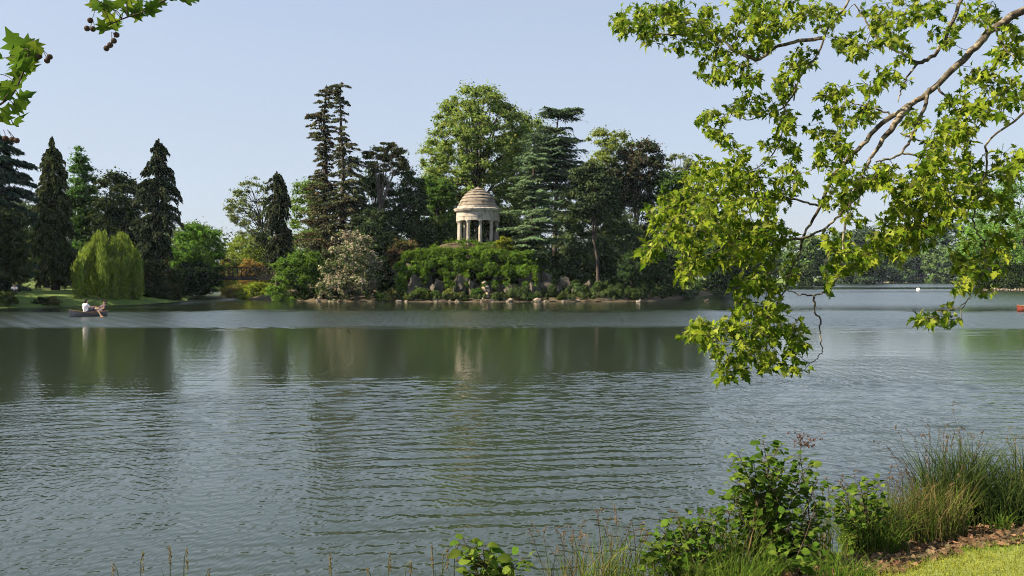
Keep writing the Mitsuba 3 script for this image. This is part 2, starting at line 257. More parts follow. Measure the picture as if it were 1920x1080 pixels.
def conifer(key, e, rng, col, boughs=150, per=60, leaf=0.34, droop=0.35, rise=0.0, wide=0.22, base=None, r0=0.4, bark='dark_bark', hang=0.4, gap=0.0, aspect=0.35, trunk_top=1.0, var=0.25, hue=0.1, top=None, col2=None, mix2=0.0, trunk=True, mat='needle', flatn=0.3, layers=None, jit=0.28):
    """boughs on a central trunk: droop bends their ends down, rise lifts them, hang lets the needles hang"""
    col = np.array(col) * (1.75, 1.85, 1.6); zlo, zhi = e.z[0], e.z[-1]
    if layers is None: z = zlo + (zhi - zlo) * rng.random(boughs) ** 1.15
    else: z = zlo + (zhi - zlo) * np.clip(rng.choice(layers, boughs) + rng.normal(0, 0.008, boughs), 0, 1)
    if gap: z = z[noise1(z * gap, rng) > 0.38]
    nb = len(z); cx, r = e.at(z); th = rng.uniform(0, 2 * np.pi, nb); Lb = r * rng.uniform(1 - jit, 1.06, nb)
    Lb = np.where(rng.random(nb) < 0.25, Lb * rng.uniform(0.5, 0.9, nb), Lb)
    per = per * 2.6; leaf = leaf * 0.82; k = np.repeat(np.arange(nb), np.maximum((per * (Lb / e.r.max()) ** 1.0), 8).astype(int)); n = len(k)
    s = rng.random(n) ** 0.62; D = np.stack([np.cos(th), np.sin(th)], 1)
    zb = lambda s, k: z[k] + rise * Lb[k] * s - droop * Lb[k] * s ** 2
    side = rng.normal(0, 1, n) * wide * Lb[k] * (1 - s * 0.75) * 0.5
    x = cx[k] + D[k, 0] * s * Lb[k] - D[k, 1] * side; y = e.Y + D[k, 1] * s * Lb[k] + D[k, 0] * side
    zz = zb(s, k) - np.abs(side) * 0.25 - np.abs(rng.normal(0, 1, n)) * hang * leaf
    pos = np.stack([x, y, zz], 1)
    U = np.stack([D[k, 0] * 0.7 - D[k, 1] * np.sign(side) * 0.5, D[k, 1] * 0.7 + D[k, 0] * np.sign(side) * 0.5, -hang * 1.2 - droop * s], 1) + rng.normal(0, 0.3, (n, 3))
    N = unit(np.array([0, 0, 1.0]) * flatn + rand_dir(rng, n) * 0.6); L = leaf * rng.uniform(0.7, 1.5, n)
    bt = np.exp(rng.normal(0, 0.12, (nb, 1)))[k]; cc = tints(rng, n, col, var, hue, 3) * np.repeat(bt, 3, 0)
    if col2 is not None:
        pick = np.repeat((rng.random(nb) < mix2)[k] & (rng.random(n) < 0.7), 3); cc[pick] = tints(rng, n, col2, var, hue, 3)[pick]
    if trunk:
        if base is None: base = (e.at(zlo)[0], e.Y)
        b = np.array([base[0], base[1], g1(*base[:2]) - 0.3]); zt = zlo + (zhi - zlo) * trunk_top
        n_ = 14; tz = np.linspace(b[2], zt, n_); tx = np.where(tz < zlo, b[0] + (e.at(zlo)[0] - b[0]) * (tz - b[2]) / max(zlo - b[2], 0.1), e.at(tz)[0]); tx = np.interp(tz, [b[2], zt], [b[0], e.at(zt)[0]]) * 0.5 + tx * 0.5
        part(key, 'trunk', tube(np.stack([tx, 0 * tz + e.Y, tz], 1), np.linspace(r0, 0.05, n_), 8), bark, smooth=True)
    pick = rng.permutation(nb)[:70]; tt = np.linspace(0, 0.85, 5); ms = []
    for q in pick:
        kk = np.full(5, q); ms.append(tube(np.stack([cx[q] + D[q, 0] * tt * Lb[q], e.Y + D[q, 1] * tt * Lb[q], zb(tt, kk) - 0.03], 1), np.linspace(0.02 + 0.013 * Lb[q], 0.015, 5), 4))
    part(key, 'bough', join(ms), bark, kind='stuff', smooth=True)
    part(key, 'crown', flakes(pos, U, N, L, L * aspect * 1.3), mat, kind='stuff', color=cc)
    return key
def noise1(t, rng):
    o = rng.uniform(0, 99); return meshkit.noise(np.stack([t + o, 0 * t, 0 * t], 1), 1)
def willow(key, e, rng, col, strands=420, base=None):
    zlo, zhi = e.z[0], e.z[-1]; H = zhi - zlo; ms, cs = [], []
    th = rng.uniform(0, 2 * np.pi, strands); q = np.sqrt(rng.random(strands)); rm = e.r.max()
    cxt = e.at(zhi - 0.3 * H)[0]
    lob = 0.62 + 0.62 * meshkit.noise(np.stack([np.cos(th) * q * 2.6 + 9, np.sin(th) * q * 2.6, q * 1.5], 1), 4)
    z0 = zlo + H * (0.60 + 0.40 * np.sqrt(np.clip(1 - q ** 2, 0.0, 1))) * np.clip(lob, .66, 1.04)
    pos, U, N, L = [], [], [], []
    hole = meshkit.noise(np.stack([np.cos(th) * 2.4 + 3, np.sin(th) * 2.4, q * 1.2], 1), 9)
    for k in range(strands):
        if hole[k] < .42 and q[k] > .55: continue
        R0 = q[k] * rm * (0.78 + 0.34 * hole[k] + rng.normal(0, .04)); ln = (z0[k] - zlo) * (rng.uniform(0.35, 1.0) if hole[k] < .6 else rng.uniform(.7, 1.04)); n = int(10 + ln / 0.11)
        t = np.linspace(0, 1, n); out = R0 + 0.25 * np.sin(t * 2.2)
        p = np.stack([cxt + out * np.cos(th[k]), e.Y + out * np.sin(th[k]), z0[k] - ln * t ** 1.15], 1) + rng.normal(0, 0.09, (n, 3))
        pos.append(p); U.append(np.tile([0.25 * math.cos(th[k]), 0.25 * math.sin(th[k]), -1.0], (n, 1)) + rng.normal(0, 0.28, (n, 3))); N.append(rand_dir(rng, n) + np.array([math.cos(th[k]), math.sin(th[k]), 0.6])); cs.append(np.full(n, rng.normal(0, 0.16)))
    pos, U, N = np.vstack(pos), np.vstack(U), unit(np.vstack(N)); n = len(pos)
    cc = tints(rng, n, col, 0.18, 0.08) * np.exp(np.repeat(np.concatenate(cs), 4))[:, None]
    Lf = rng.uniform(0.28, 0.5, n)
    b = np.array([cxt, e.Y, g1(cxt, e.Y) - 0.3]); tm, tp = trunk_mesh(b, np.array([cxt, e.Y, zlo + 0.8 * H]), 0.3, 0.08, rng)
    part(key, 'trunk', tm, 'dark_bark', smooth=True)
    ms = [tube(curve([tp[4], tp[6] + np.array([math.cos(a) * rm * .3, math.sin(a) * rm * .3, 0.2]), np.array([cxt + math.cos(a) * rm * .7, e.Y + math.sin(a) * rm * .7, zlo + H * 0.72])], 6), np.linspace(.12, .03, 6), 5) for a in np.arange(8) * 0.785]
    part(key, 'limb', join(ms), 'dark_bark', kind='stuff', smooth=True)
    part(key, 'crown', cards(pos, U, N, Lf, Lf * 0.2), 'leaf', kind='stuff', color=cc)

DARK, DARKO, MIDG, BRIGHT, OLIVE, BLUE, BROWN = (0.024, 0.035, 0.018), (0.034, 0.042, 0.018), (0.045, 0.078, 0.020), (0.085, 0.125, 0.022), (0.070, 0.088, 0.022), (0.046, 0.072, 0.044), (0.055, 0.048, 0.024)
def tree(name, label, cat, fn, Y, rows, group=None, **k):
    key = thing(name, label, cat, group); fn(key, Env(rows, Y), R(label), **k); return key
G1 = 'tall trees on the left bank'
tree('cedar_tree', 'dark blue green cedar with drooping tiers cut by the left picture edge', 'tree', conifer, 84, [(235, -20, 0), (280, -70, 50), (330, -110, 75), (400, -120, 68), (480, -110, 60), (540, -90, 45)], G1, col=(0.026, 0.042, 0.03), boughs=230, per=100, leaf=0.45, droop=0.22, rise=0.08, hang=0.5, wide=0.4, r0=0.55)
tree('spruce_tree', 'narrow dark spruce with ivy green flank and pointed top on left bank', 'tree', conifer, 95, [(258, 97, 102), (285, 84, 118), (320, 74, 130), (370, 66, 136), (440, 60, 142), (520, 68, 140)], G1, col=DARKO, boughs=420, per=46, leaf=0.42, droop=0.55, rise=0.15, hang=0.7, wide=0.4, col2=(0.05, 0.065, 0.02), mix2=0.25, r0=0.5)
tree('larch_tree', 'slim fresh green tree with tufted top between the dark conifers', 'tree', broad, 104, [(271, 138, 158), (290, 132, 166), (310, 140, 172), (345, 128, 184), (400, 124, 192), (470, 130, 190)], G1, col=(0.05, 0.095, 0.028), n=9500, clumps=90, leaf=0.36, cr=0.30)
tree('yew_tree', 'broad dark yew with flat olive top left of the tall sequoia', 'tree', broad, 99, [(322, 200, 232), (340, 186, 262), (400, 176, 285), (470, 172, 300), (540, 190, 300)], G1, col=DARK, n=11000, clumps=110, leaf=0.36, cr=0.22, mat='needle', col2=(0.04, 0.055, 0.018), mix2=0.3)
tree('sequoia_tree', 'tall pointed sequoia with ragged drooping right side on left bank', 'tree', conifer, 93, [(260, 294, 303), (285, 279, 320), (320, 258, 334), (360, 244, 348), (400, 248, 344), (450, 252, 326), (500, 255, 318)], G1, col=(0.027, 0.034, 0.02), boughs=210, per=66, leaf=0.40, droop=0.6, rise=0.30, hang=0.7, wide=0.3, r0=0.5, jit=0.5)
tree('yew_tree', 'low dark olive tree standing at the left picture edge', 'tree', broad, 80, [(385, -20, 20), (410, -50, 50), (470, -60, 55), (530, -50, 40)], G1, col=DARKO, n=9000, clumps=70, leaf=0.34, cr=0.24, mat='needle', r0=0.25)
tree('yew_tree', 'dark yew filling the shade behind the spruce trunk', 'tree', broad, 116, [(380, 20, 60), (430, 0, 150), (480, -5, 180), (515, 10, 170)], G1, col=(0.036, 0.052, 0.024), n=8000, clumps=70, leaf=0.42, cr=0.2, mat='needle')
tree('yew_tree', 'dark yew in shade between the willow and the tall sequoia', 'tree', broad, 104, [(400, 190, 240), (450, 170, 320), (520, 165, 335), (555, 180, 330)], G1, col=(0.036, 0.052, 0.024), n=9000, clumps=70, leaf=0.42, cr=0.22, mat='needle')
for i, (px, Y) in enumerate([(-125, 72), (-118, 82), (-150, 92), (-170, 63), (-260, 80)]):
    tree('bank_oak', 'broad dark tree beyond the left picture edge shading the grass', 'tree', broad, Y, [(200, px - 30, px + 30), (280, px - 95, px + 95), (400, px - 112, px + 112), (500, px - 95, px + 95)], 'shade trees beyond the left picture edge', col=DARKO, n=4500, clumps=60, leaf=0.5, cr=0.2)
tree('weeping_willow', 'yellow green weeping willow with strands hanging to the water', 'willow', willow, 79, [(436, 205, 232), (460, 150, 250), (500, 140, 258), (573, 142, 258)], col=(0.165, 0.235, 0.04), strands=640)
tree('shrub', 'dark mottled shrub at the water right of the willow', 'shrub', broad, 86, [(490, 285, 310), (505, 264, 330), (540, 258, 336), (569, 262, 338)], col=(0.032, 0.045, 0.018), n=8000, clumps=70, leaf=0.28, cr=0.2, col2=(0.075, 0.06, 0.03), mix2=0.25, r0=0.1)
tree('round_tree', 'bright green round tree left of the footbridge', 'tree', broad, 113, [(424, 345, 385), (440, 328, 412), (480, 318, 424), (530, 322, 420), (549, 335, 412)], col=(0.06, 0.115, 0.022), n=12000, clumps=110, leaf=0.34, cr=0.2)
tree('round_tree', 'pale green tree behind the bright tree left of the bridge', 'tree', broad, 150, [(417, 345, 365), (432, 330, 415), (470, 322, 428), (535, 330, 425)], col=(0.08, 0.115, 0.04), n=7000, clumps=80, leaf=0.42, cr=0.18)
tree('overhanging_tree', 'dark low tree overhanging the channel left of the footbridge', 'tree', broad, 98, [(492, 345, 385), (505, 330, 408), (530, 325, 410), (552, 330, 392)], col=(0.022, 0.04, 0.017), n=6000, clumps=60, leaf=0.30, cr=0.2, r0=0.12, base=(-38.5, 98))
# beyond the bridge
tree('olive_tree', 'olive green bushy tree behind the footbridge', 'tree', broad, 134, [(438, 455, 500), (455, 428, 540), (490, 415, 560), (540, 420, 560)], col=(0.105, 0.13, 0.024), n=11000, clumps=110, leaf=0.36, cr=0.16)
tree('red_shrub', 'orange red leaved shrub just above the bridge handrail', 'shrub', broad, 126, [(487, 462, 482), (495, 450, 492), (515, 446, 500), (548, 448, 500)], col=(0.17, 0.105, 0.035), n=3500, clumps=45, leaf=0.3, cr=0.22, r0=0.06)
tree('red_shrub', 'small orange shrub at the left end of the handrail', 'shrub', broad, 128, [(484, 420, 428), (495, 413, 436), (540, 412, 440)], col=(0.14, 0.11, 0.035), n=2200, clumps=30, leaf=0.3, cr=0.25, r0=0.06)
tree('red_shrub', 'rusty low shrub at the bank under the bridge', 'shrub', broad, 104.5, [(537, 425, 480), (546, 418, 492), (557, 422, 490)], col=(0.16, 0.125, 0.036), n=4000, clumps=45, leaf=0.26, cr=0.2, r0=0.05)
tree('shrub', 'yellow green low shrub at the water below the bridge', 'shrub', broad, 99, [(530, 470, 495), (545, 448, 512), (562, 440, 520)], col=(0.13, 0.155, 0.02), n=5000, clumps=55, leaf=0.26, cr=0.2, r0=0.05)
# the island, left to right
tree('open_tree', 'thin pale tree with sparse open crown above the bridge end', 'tree', broad, 112, [(331, 470, 490), (350, 445, 505), (390, 420, 512), (420, 434, 515), (460, 450, 515)], col=(0.10, 0.115, 0.055), n=2600, clumps=80, leaf=0.30, cr=0.16, base=(-30.5, 112), r0=0.2, limbs=22, core=0.1, trunk_top=0.8)
tree('cypress_tree', 'thin dark drooping conifer beside the sparse pale tree', 'tree', conifer, 106, [(322, 510, 530), (345, 493, 544), (400, 496, 542), (460, 498, 540), (500, 500, 540)], col=(0.030, 0.036, 0.02), boughs=170, per=42, leaf=0.38, droop=0.8, rise=0.25, hang=0.9, wide=0.3, r0=0.3)
tree('cypress_tree', 'slender dark trunked conifer directly behind the drooping one', 'tree', conifer, 109, [(335, 526, 534), (380, 518, 548), (440, 515, 550), (490, 517, 548)], col=(0.03, 0.038, 0.02), boughs=100, per=34, leaf=0.36, droop=0.7, rise=0.25, hang=0.8, wide=0.3, r0=0.25)
tree('round_tree', 'fresh green tree behind the left flank of the redwoods', 'tree', broad, 124, [(340, 555, 600), (365, 538, 640), (420, 533, 650), (480, 535, 640)], col=(0.075, 0.11, 0.028), n=9000, clumps=80, leaf=0.36, cr=0.2)
RW = 'the two tall redwoods'
tree('redwood_tree', 'left of the two tall redwoods with long boughs on its left side', 'tree', conifer, 100, [(160, 596, 630), (166, 590, 634), (205, 582, 634), (225, 572, 634), (245, 563, 640), (262, 580, 640), (300, 578, 642), (345, 568, 650), (390, 556, 660), (440, 548, 670), (495, 545, 665)], RW, col=(0.056, 0.060, 0.034), boughs=330, per=52, leaf=0.36, droop=0.14, rise=0.12, hang=0.25, wide=0.34, r0=0.5, col2=(0.085, 0.066, 0.04), mix2=0.35, base=(-21.7, 100), jit=0.6)
tree('redwood_tree', 'right of the two tall redwoods with the bare dark trunk', 'tree', conifer, 97.5, [(157, 620, 660), (164, 612, 662), (195, 614, 660), (225, 620, 664), (262, 616, 672), (290, 610, 690), (330, 612, 696), (380, 606, 700), (420, 600, 700), (470, 596, 690)], RW, col=(0.050, 0.056, 0.034), boughs=240, per=50, leaf=0.36, droop=0.26, rise=0.14, hang=0.3, wide=0.32, r0=0.45, col2=(0.08, 0.064, 0.038), mix2=0.25, base=(-20.2, 97.5), jit=0.6)
tree('umbrella_pine', 'umbrella pine with flat crown and pale leaning trunks', 'pine', broad, 101, [(269, 700, 745), (282, 680, 762), (298, 676, 774), (312, 690, 772), (326, 700, 760)], col=(0.036, 0.046, 0.02), n=4200, clumps=46, leaf=0.34, cr=0.15, flat=0.4, mat='needle', bark='pale_bark', r0=0.24, base=(-15.9, 101), trunk_top=0.8, col2=(0.07, 0.06, 0.03), mix2=0.3)
tree('yew_tree', 'dark evergreen under the umbrella pine crown', 'tree', broad, 103, [(315, 690, 700), (340, 664, 745), (400, 655, 752), (470, 660, 750)], col=(0.036, 0.052, 0.024), n=10000, clumps=90, leaf=0.36, cr=0.2, mat='needle')
tree('cypress_tree', 'dense dark evergreen directly left of the temple', 'tree', broad, 100, [(318, 765, 785), (345, 748, 800), (400, 738, 810), (470, 738, 820)], col=(0.020, 0.034, 0.016), n=11000, clumps=100, leaf=0.32, cr=0.24, mat='needle', col2=(0.04, 0.06, 0.022), mix2=0.25)
tree('yew_tree', 'low dark evergreen at the foot of the redwoods', 'tree', broad, 94, [(395, 680, 715), (420, 655, 740), (470, 650, 750), (520, 655, 745)], col=(0.024, 0.035, 0.016), n=8000, clumps=80, leaf=0.32, cr=0.2, mat='needle')
tree('plane_tree', 'huge fresh green plane tree towering behind the temple', 'tree', broad, 116, [(165, 875, 915), (182, 840, 945), (205, 822, 962), (235, 806, 985), (290, 795, 990), (340, 788, 985), (390, 790, 980), (430, 800, 970)], col=(0.112, 0.152, 0.042), n=34000, clumps=300, leaf=0.38, cr=0.125, r0=0.8, limbs=16, base=(-4.6, 116), core=0.15, col2=(0.17, 0.20, 0.055), mix2=0.25)
tree('round_tree', 'lower green tree filling behind the temple dome', 'tree', broad, 108, [(330, 800, 830), (350, 785, 850), (400, 785, 862), (450, 790, 860)], col=(0.06, 0.105, 0.024), n=8000, clumps=80, leaf=0.34, cr=0.2)
tree('round_tree', 'pale green tree between the plane tree and the tall cedar', 'tree', broad, 124, [(211, 965, 1000), (230, 945, 1030), (280, 930, 1060), (360, 935, 1070), (440, 940, 1060)], col=(0.098, 0.128, 0.044), n=12000, clumps=120, leaf=0.38, cr=0.16)
tree('cedar_tree', 'tall cedar with flat topped tiers right of the temple', 'cedar', conifer, 106, [(207, 1000, 1096), (220, 1000, 1098), (232, 1004, 1082), (252, 980, 1096), (275, 968, 1104), (300, 960, 1130), (340, 955, 1130), (400, 960, 1120)], col=BLUE, boughs=150, per=150, leaf=0.42, droop=0.10, rise=0.10, hang=0.15, wide=0.8, r0=0.4, flatn=1.2, layers=[1.0, 0.98, 0.95, 0.82, 0.74, 0.68, 0.6, 0.55, 0.5, 0.44, 0.36, 0.28, 0.2, 0.1, 0.0], jit=0.55)
tree('cedar_tree', 'silvery green cedar with level sprays spreading beside the temple', 'cedar', conifer, 94, [(250, 990, 1015), (285, 970, 1030), (320, 955, 1045), (360, 946, 1056), (400, 936, 1064), (440, 930, 1066), (480, 935, 1060)], col=(0.060, 0.092, 0.052), boughs=105, per=150, leaf=0.34, droop=0.16, rise=0.14, hang=0.25, wide=0.55, r0=0.3, flatn=1.3, base=(2.2, 94), jit=0.65)
tree('round_tree', 'yellow green tree top rising right behind the tall cedar', 'tree', broad, 128, [(243, 1120, 1165), (262, 1098, 1192), (310, 1090, 1205), (380, 1090, 1205), (440, 1095, 1200)], col=(0.125, 0.145, 0.042), n=12000, clumps=120, leaf=0.38, cr=0.17)
tree('pine_tree', 'dark pine with brown tinted crown right of the yellow green tree', 'pine', broad, 107, [(264, 1190, 1225), (280, 1160, 1242), (315, 1132, 1245), (350, 1130, 1236), (390, 1140, 1225)], col=(0.022, 0.032, 0.018), n=10000, clumps=80, leaf=0.36, cr=0.2, mat='needle', bark='pale_bark', r0=0.28, col2=(0.07, 0.048, 0.032), mix2=0.3, trunk_top=0.6, base=(15.6, 107))
tree('pine_tree', 'dark pine with tall bare trunk standing at the island shore', 'pine', broad, 93, [(308, 1090, 1125), (325, 1060, 1150), (370, 1052, 1165), (405, 1070, 1160)], col=(0.025, 0.036, 0.018), n=9500, clumps=80, leaf=0.34, cr=0.2, mat='needle', r0=0.22, base=(9.3, 91), trunk_top=0.4, limbs=4)
tree('yew_tree', 'black green evergreen under the pines right of the temple', 'tree', broad, 100, [(380, 1080, 1110), (410, 1040, 1190), (470, 1030, 1210), (535, 1030, 1215)], col=(0.036, 0.052, 0.024), n=13000, clumps=110, leaf=0.38, cr=0.18, mat='needle')
tree('round_tree', 'mid green tree on the island end behind the plane branch', 'tree', broad, 106, [(325, 1225, 1270), (345, 1205, 1310), (400, 1200, 1330), (460, 1205, 1320), (520, 1210, 1300)], col=(0.04, 0.07, 0.02), n=12000, clumps=110, leaf=0.34, cr=0.18)
tree('open_tree', 'pale thin crown showing above the island end trees', 'tree', broad, 126, [(290, 1255, 1280), (305, 1240, 1305), (350, 1235, 1320), (410, 1240, 1320)], col=(0.09, 0.105, 0.05), n=3000, clumps=60, leaf=0.36, cr=0.18, limbs=14)
tree('yew_tree', 'black green thicket tree at the right tip of the island', 'tree', broad, 101, [(440, 1210, 1260), (470, 1190, 1295), (520, 1185, 1306), (556, 1200, 1306)], col=(0.036, 0.052, 0.024), n=9000, clumps=80, leaf=0.34, cr=0.18, mat='needle', r0=0.15)
tree('small_tree', 'small round leaved tree standing at the dark shore below the pines', 'tree', broad, 90, [(474, 1172, 1195), (486, 1156, 1210), (515, 1154, 1212), (526, 1165, 1205)], col=(0.030, 0.050, 0.024), n=2200, clumps=40, leaf=0.26, cr=0.24, r0=0.07)
# island shrubs
tree('shrub', 'bright green spreading shrub at the left shore of the island', 'shrub', broad, 91, [(472, 555, 590), (490, 520, 606), (530, 505, 610), (565, 505, 612)], col=(0.062, 0.105, 0.02), n=11000, clumps=90, leaf=0.28, cr=0.16, r0=0.1)
tree('blossom_shrub', 'large shrub covered with cream white blossom at the island shore', 'shrub', broad, 88, [(432, 635, 670), (455, 618, 702), (490, 604, 715), (530, 592, 716), (566, 590, 700)], col=(0.055, 0.075, 0.03), n=13000, clumps=100, leaf=0.24, cr=0.15, r0=0.1, col2=(0.36, 0.32, 0.25), mix2=0.40)
tree('shrub', 'reddish brown shrub between the blossom shrub and the ivy', 'shrub', broad, 93, [(449, 735, 770), (465, 716, 792), (500, 714, 780), (540, 720, 760)], col=(0.068, 0.070, 0.026), n=5500, clumps=60, leaf=0.28, cr=0.18, r0=0.08, col2=(0.11, 0.06, 0.045), mix2=0.35)
tree('shrub', 'dark shrub in the shade right of the blossom shrub', 'shrub', broad, 91, [(480, 690, 720), (510, 680, 745), (562, 685, 745)], col=(0.036, 0.056, 0.02), n=5000, clumps=50, leaf=0.28, cr=0.2, r0=0.08)
tree('shrub', 'small golden green bush at the right foot of the temple', 'shrub', broad, 93.5, [(444, 938, 950), (452, 930, 962), (470, 930, 968)], col=(0.13, 0.135, 0.018), n=1800, clumps=30, leaf=0.22, cr=0.25, r0=0.05)
for label, px, py, rx, hy, Y, col in [
    ('tawny bush at the water left of the rock grotto', 738, 566, 17, 26, 86.2, (0.10, 0.095, 0.035)), ('low green bush under the left end of the ivy', 787, 564, 18, 22, 86.3, (0.06, 0.085, 0.025)),
    ('yellowish bush in front of the first cave', 846, 563, 16, 20, 86.4, (0.095, 0.10, 0.03)), ('small green bush left of the stacked stones', 893, 561, 12, 20, 86.8, (0.05, 0.09, 0.022)),
    ('round grey green bush right of the stacked stones', 971, 560, 21, 26, 87.0, (0.055, 0.075, 0.035)), ('dark bush among the grey rocks', 1028, 560, 18, 22, 88.0, (0.036, 0.054, 0.02)),
    ('green bush between the two caves', 815, 562, 10, 16, 86.6, (0.05, 0.08, 0.02)), ('small bush left of the tawny bush', 718, 565, 12, 16, 86.2, (0.045, 0.07, 0.022)), ('low tuft right of the tawny bush', 764, 565, 9, 12, 85.9, (0.07, 0.085, 0.025)),
    ('tiny yellow green tuft between the first cave and the stacked stones', 868, 565, 9, 11, 85.9, (0.085, 0.10, 0.025)), ('green tuft just right of the stacked stones', 932, 565, 11, 13, 86.0, (0.05, 0.08, 0.02)), ('dark tuft right of the round grey green bush', 1000, 565, 12, 14, 86.0, (0.03, 0.05, 0.018)),
    ('olive tuft beside the largest shore stone', 1056, 564, 12, 13, 86.4, (0.045, 0.055, 0.02)), ('dark low bush below the bare pine trunk', 1100, 563, 20, 18, 87.5, (0.034, 0.052, 0.018)), ('dark bush right of the bare pine trunk', 1150, 562, 22, 20, 88.2, (0.032, 0.048, 0.018)), ('dark bush below the small round leaved tree', 1190, 560, 20, 18, 89.4, (0.034, 0.05, 0.018))]:
    tree('waterside_bush', label, 'bush', broad, Y, [(py - hy, px - rx * .5, px + rx * .5), (py - hy * .6, px - rx, px + rx), (py, px - rx, px + rx)], 'small bushes along the island shore', col=col, n=1600, clumps=26, leaf=0.2, cr=0.26, stem=False)
for label, px, py, rx, hy, Y, col in [('brownish tuft on the bank at the left picture edge', 8, 577, 22, 30, 69, (0.06, 0.07, 0.025)), ('tawny tuft on the water edge left of the rowing boat', 95, 578, 16, 20, 71.5, (0.095, 0.085, 0.035)), ('low dark tuft beside the tawny tuft', 76, 578, 14, 20, 71, (0.03, 0.035, 0.018)), ('green tuft at the water left of the willow', 147, 574, 14, 18, 75, (0.075, 0.095, 0.024))]:
    tree('bank_bush', label, 'bush', broad, Y, [(py - hy, px - rx * .5, px + rx * .5), (py - hy * .6, px - rx, px + rx), (py, px - rx, px + rx)], 'tufts along the left bank', col=col, n=1800, clumps=26, leaf=0.2, cr=0.26, stem=False)
# beyond the island on the right, and the far shore
for i, (lab, Y, rows, col) in enumerate([
    ('dark tree on the shore beyond the island tip', 178, [(425, 1300, 1340), (450, 1280, 1370), (500, 1275, 1380), (542, 1285, 1370)], (0.03, 0.05, 0.02)),
    ('dark green tree partly hidden behind the hanging branch', 182, [(405, 1370, 1400), (440, 1340, 1430), (500, 1340, 1440), (542, 1350, 1430)], (0.035, 0.055, 0.022)),
    ('dark tree at the water right of the hanging branch limb', 200, [(415, 1410, 1440), (440, 1395, 1455), (500, 1390, 1460), (540, 1395, 1455)], (0.045, 0.07, 0.025)),
    ('grey green tree seen through the branch fork', 260, [(440, 1500, 1530), (455, 1475, 1545), (500, 1465, 1550), (536, 1470, 1545)], (0.05, 0.075, 0.03)),
    ('far dark tree showing under the branch', 330, [(422, 1600, 1630), (440, 1580, 1655), (490, 1570, 1665), (533, 1575, 1660)], (0.03, 0.045, 0.028)),
    ('far round green tree behind the far shore reeds', 400, [(435, 1560, 1580), (455, 1540, 1600), (500, 1530, 1610), (531, 1540, 1600)], (0.05, 0.08, 0.035)),
    ('far deep green tree left of the white float', 415, [(440, 1665, 1690), (455, 1645, 1710), (500, 1640, 1715), (531, 1650, 1710)], (0.055, 0.085, 0.035)),
    ('far blue green tree above the white float', 430, [(432, 1700, 1730), (450, 1690, 1750), (500, 1685, 1755), (531, 1690, 1750)], (0.035, 0.055, 0.04)),
    ('far round tree right of the white float', 405, [(462, 1745, 1775), (475, 1732, 1790), (505, 1730, 1795), (531, 1740, 1790)], (0.06, 0.09, 0.035)),
    ('far tall tree left of the right bank trees', 420, [(400, 1760, 1790), (430, 1740, 1810), (490, 1735, 1815), (531, 1745, 1810)], (0.04, 0.065, 0.04)),
    ('far small pale tree on the far shore', 408, [(478, 1622, 1645), (490, 1612, 1655), (515, 1610, 1657), (530, 1618, 1652)], (0.075, 0.10, 0.04))]):
    tree('far_tree', lab, 'tree', broad, Y, rows, 'trees on the far shores', col=np.array(col) * 1.35, n=5000, clumps=70, leaf=0.004 * Y, cr=0.19, r0=0.3)
tree('bank_tree', 'large green tree on the right bank at the picture edge', 'tree', broad, 168, [(318, 1910, 1960), (345, 1870, 1990), (400, 1825, 2020), (460, 1808, 2030), (530, 1815, 2020)], col=(0.085, 0.15, 0.034), n=16000, clumps=150, leaf=0.46, cr=0.14, r0=0.6)
tree('bank_tree', 'pale green tree behind the large tree on the right bank', 'tree', broad, 190, [(372, 1845, 1880), (400, 1815, 1900), (470, 1798, 1910), (530, 1805, 1900)], col=(0.10, 0.15, 0.05), n=8000, clumps=90, leaf=0.5, cr=0.17, r0=0.4)
tree('bank_tree', 'low dark tree at the foot of the right bank trees', 'tree', broad, 164, [(490, 1850, 1900), (510, 1825, 1940), (545, 1830, 1940)], col=(0.022, 0.034, 0.016), n=5000, clumps=60, leaf=0.4, cr=0.18, r0=0.2)
def wood(name, label, x0, x1, y0, y1, h0, h1, n_t, n, leaf, col, dmin=3):
    """a wood that reads as one mass"""
    r = R(label); X, Y = r.uniform(x0, x1, n_t), r.uniform(y0, y1, n_t); d, _ = shore(X, Y); ok = d > dmin; X, Y = X[ok], Y[ok]; H = r.uniform(h0, h1, len(X)); g = gz(X, Y)
    i = r.integers(0, len(X), n); d = rand_dir(r, n); rad = H[i] * 0.36 * r.random(n) ** 0.3
    pos = np.stack([X[i], Y[i], g[i] + H[i] * 0.55], 1) + d * rad[:, None] * np.array([1, 1, 1.35]); Nn = unit(d + rand_dir(r, n) * 0.8 + [0, 0, .5])
    k = numbered(name); L = leaf * r.uniform(.6, 1.3, n)
    scene[k] = mikit.ply(flakes(pos, np.cross(Nn, rand_dir(r, n)), Nn, L, L * 0.8), 'leaf', color=tints(r, n, np.array(col) * 1.5, .22, .12, 3) * np.repeat(np.exp(r.normal(0, .22, (len(X), 1)))[i], 3, 0))
    labels[k] = {'label': label, 'category': 'wood', 'kind': 'stuff'}
wood('far_wood', 'wooded shore behind the island and the bridge', -150, 40, 182, 235, 9, 14, 90, 30000, 0.68, (0.055, 0.082, 0.028))
wood('far_wood', 'hazy wood along the farthest shore on the right', 90, 420, 436, 520, 16, 24, 110, 36000, 1.3, (0.058, 0.098, 0.036))
wood('far_wood', 'shady wood behind the conifers of the left bank', -130, -50, 125, 175, 9, 13, 70, 24000, 0.6, (0.036, 0.056, 0.022))
wood('far_wood', 'wood on the shore beyond the island tip', 30, 110, 190, 330, 12, 17, 80, 24000, 0.85, (0.035, 0.055, 0.022))
wood('undergrowth', 'low dark ivy and brambles along the shaded island shore', 3, 22, 86.2, 98, .6, 1.5, 150, 16000, 0.24, (0.036, 0.060, 0.020), 0.6)
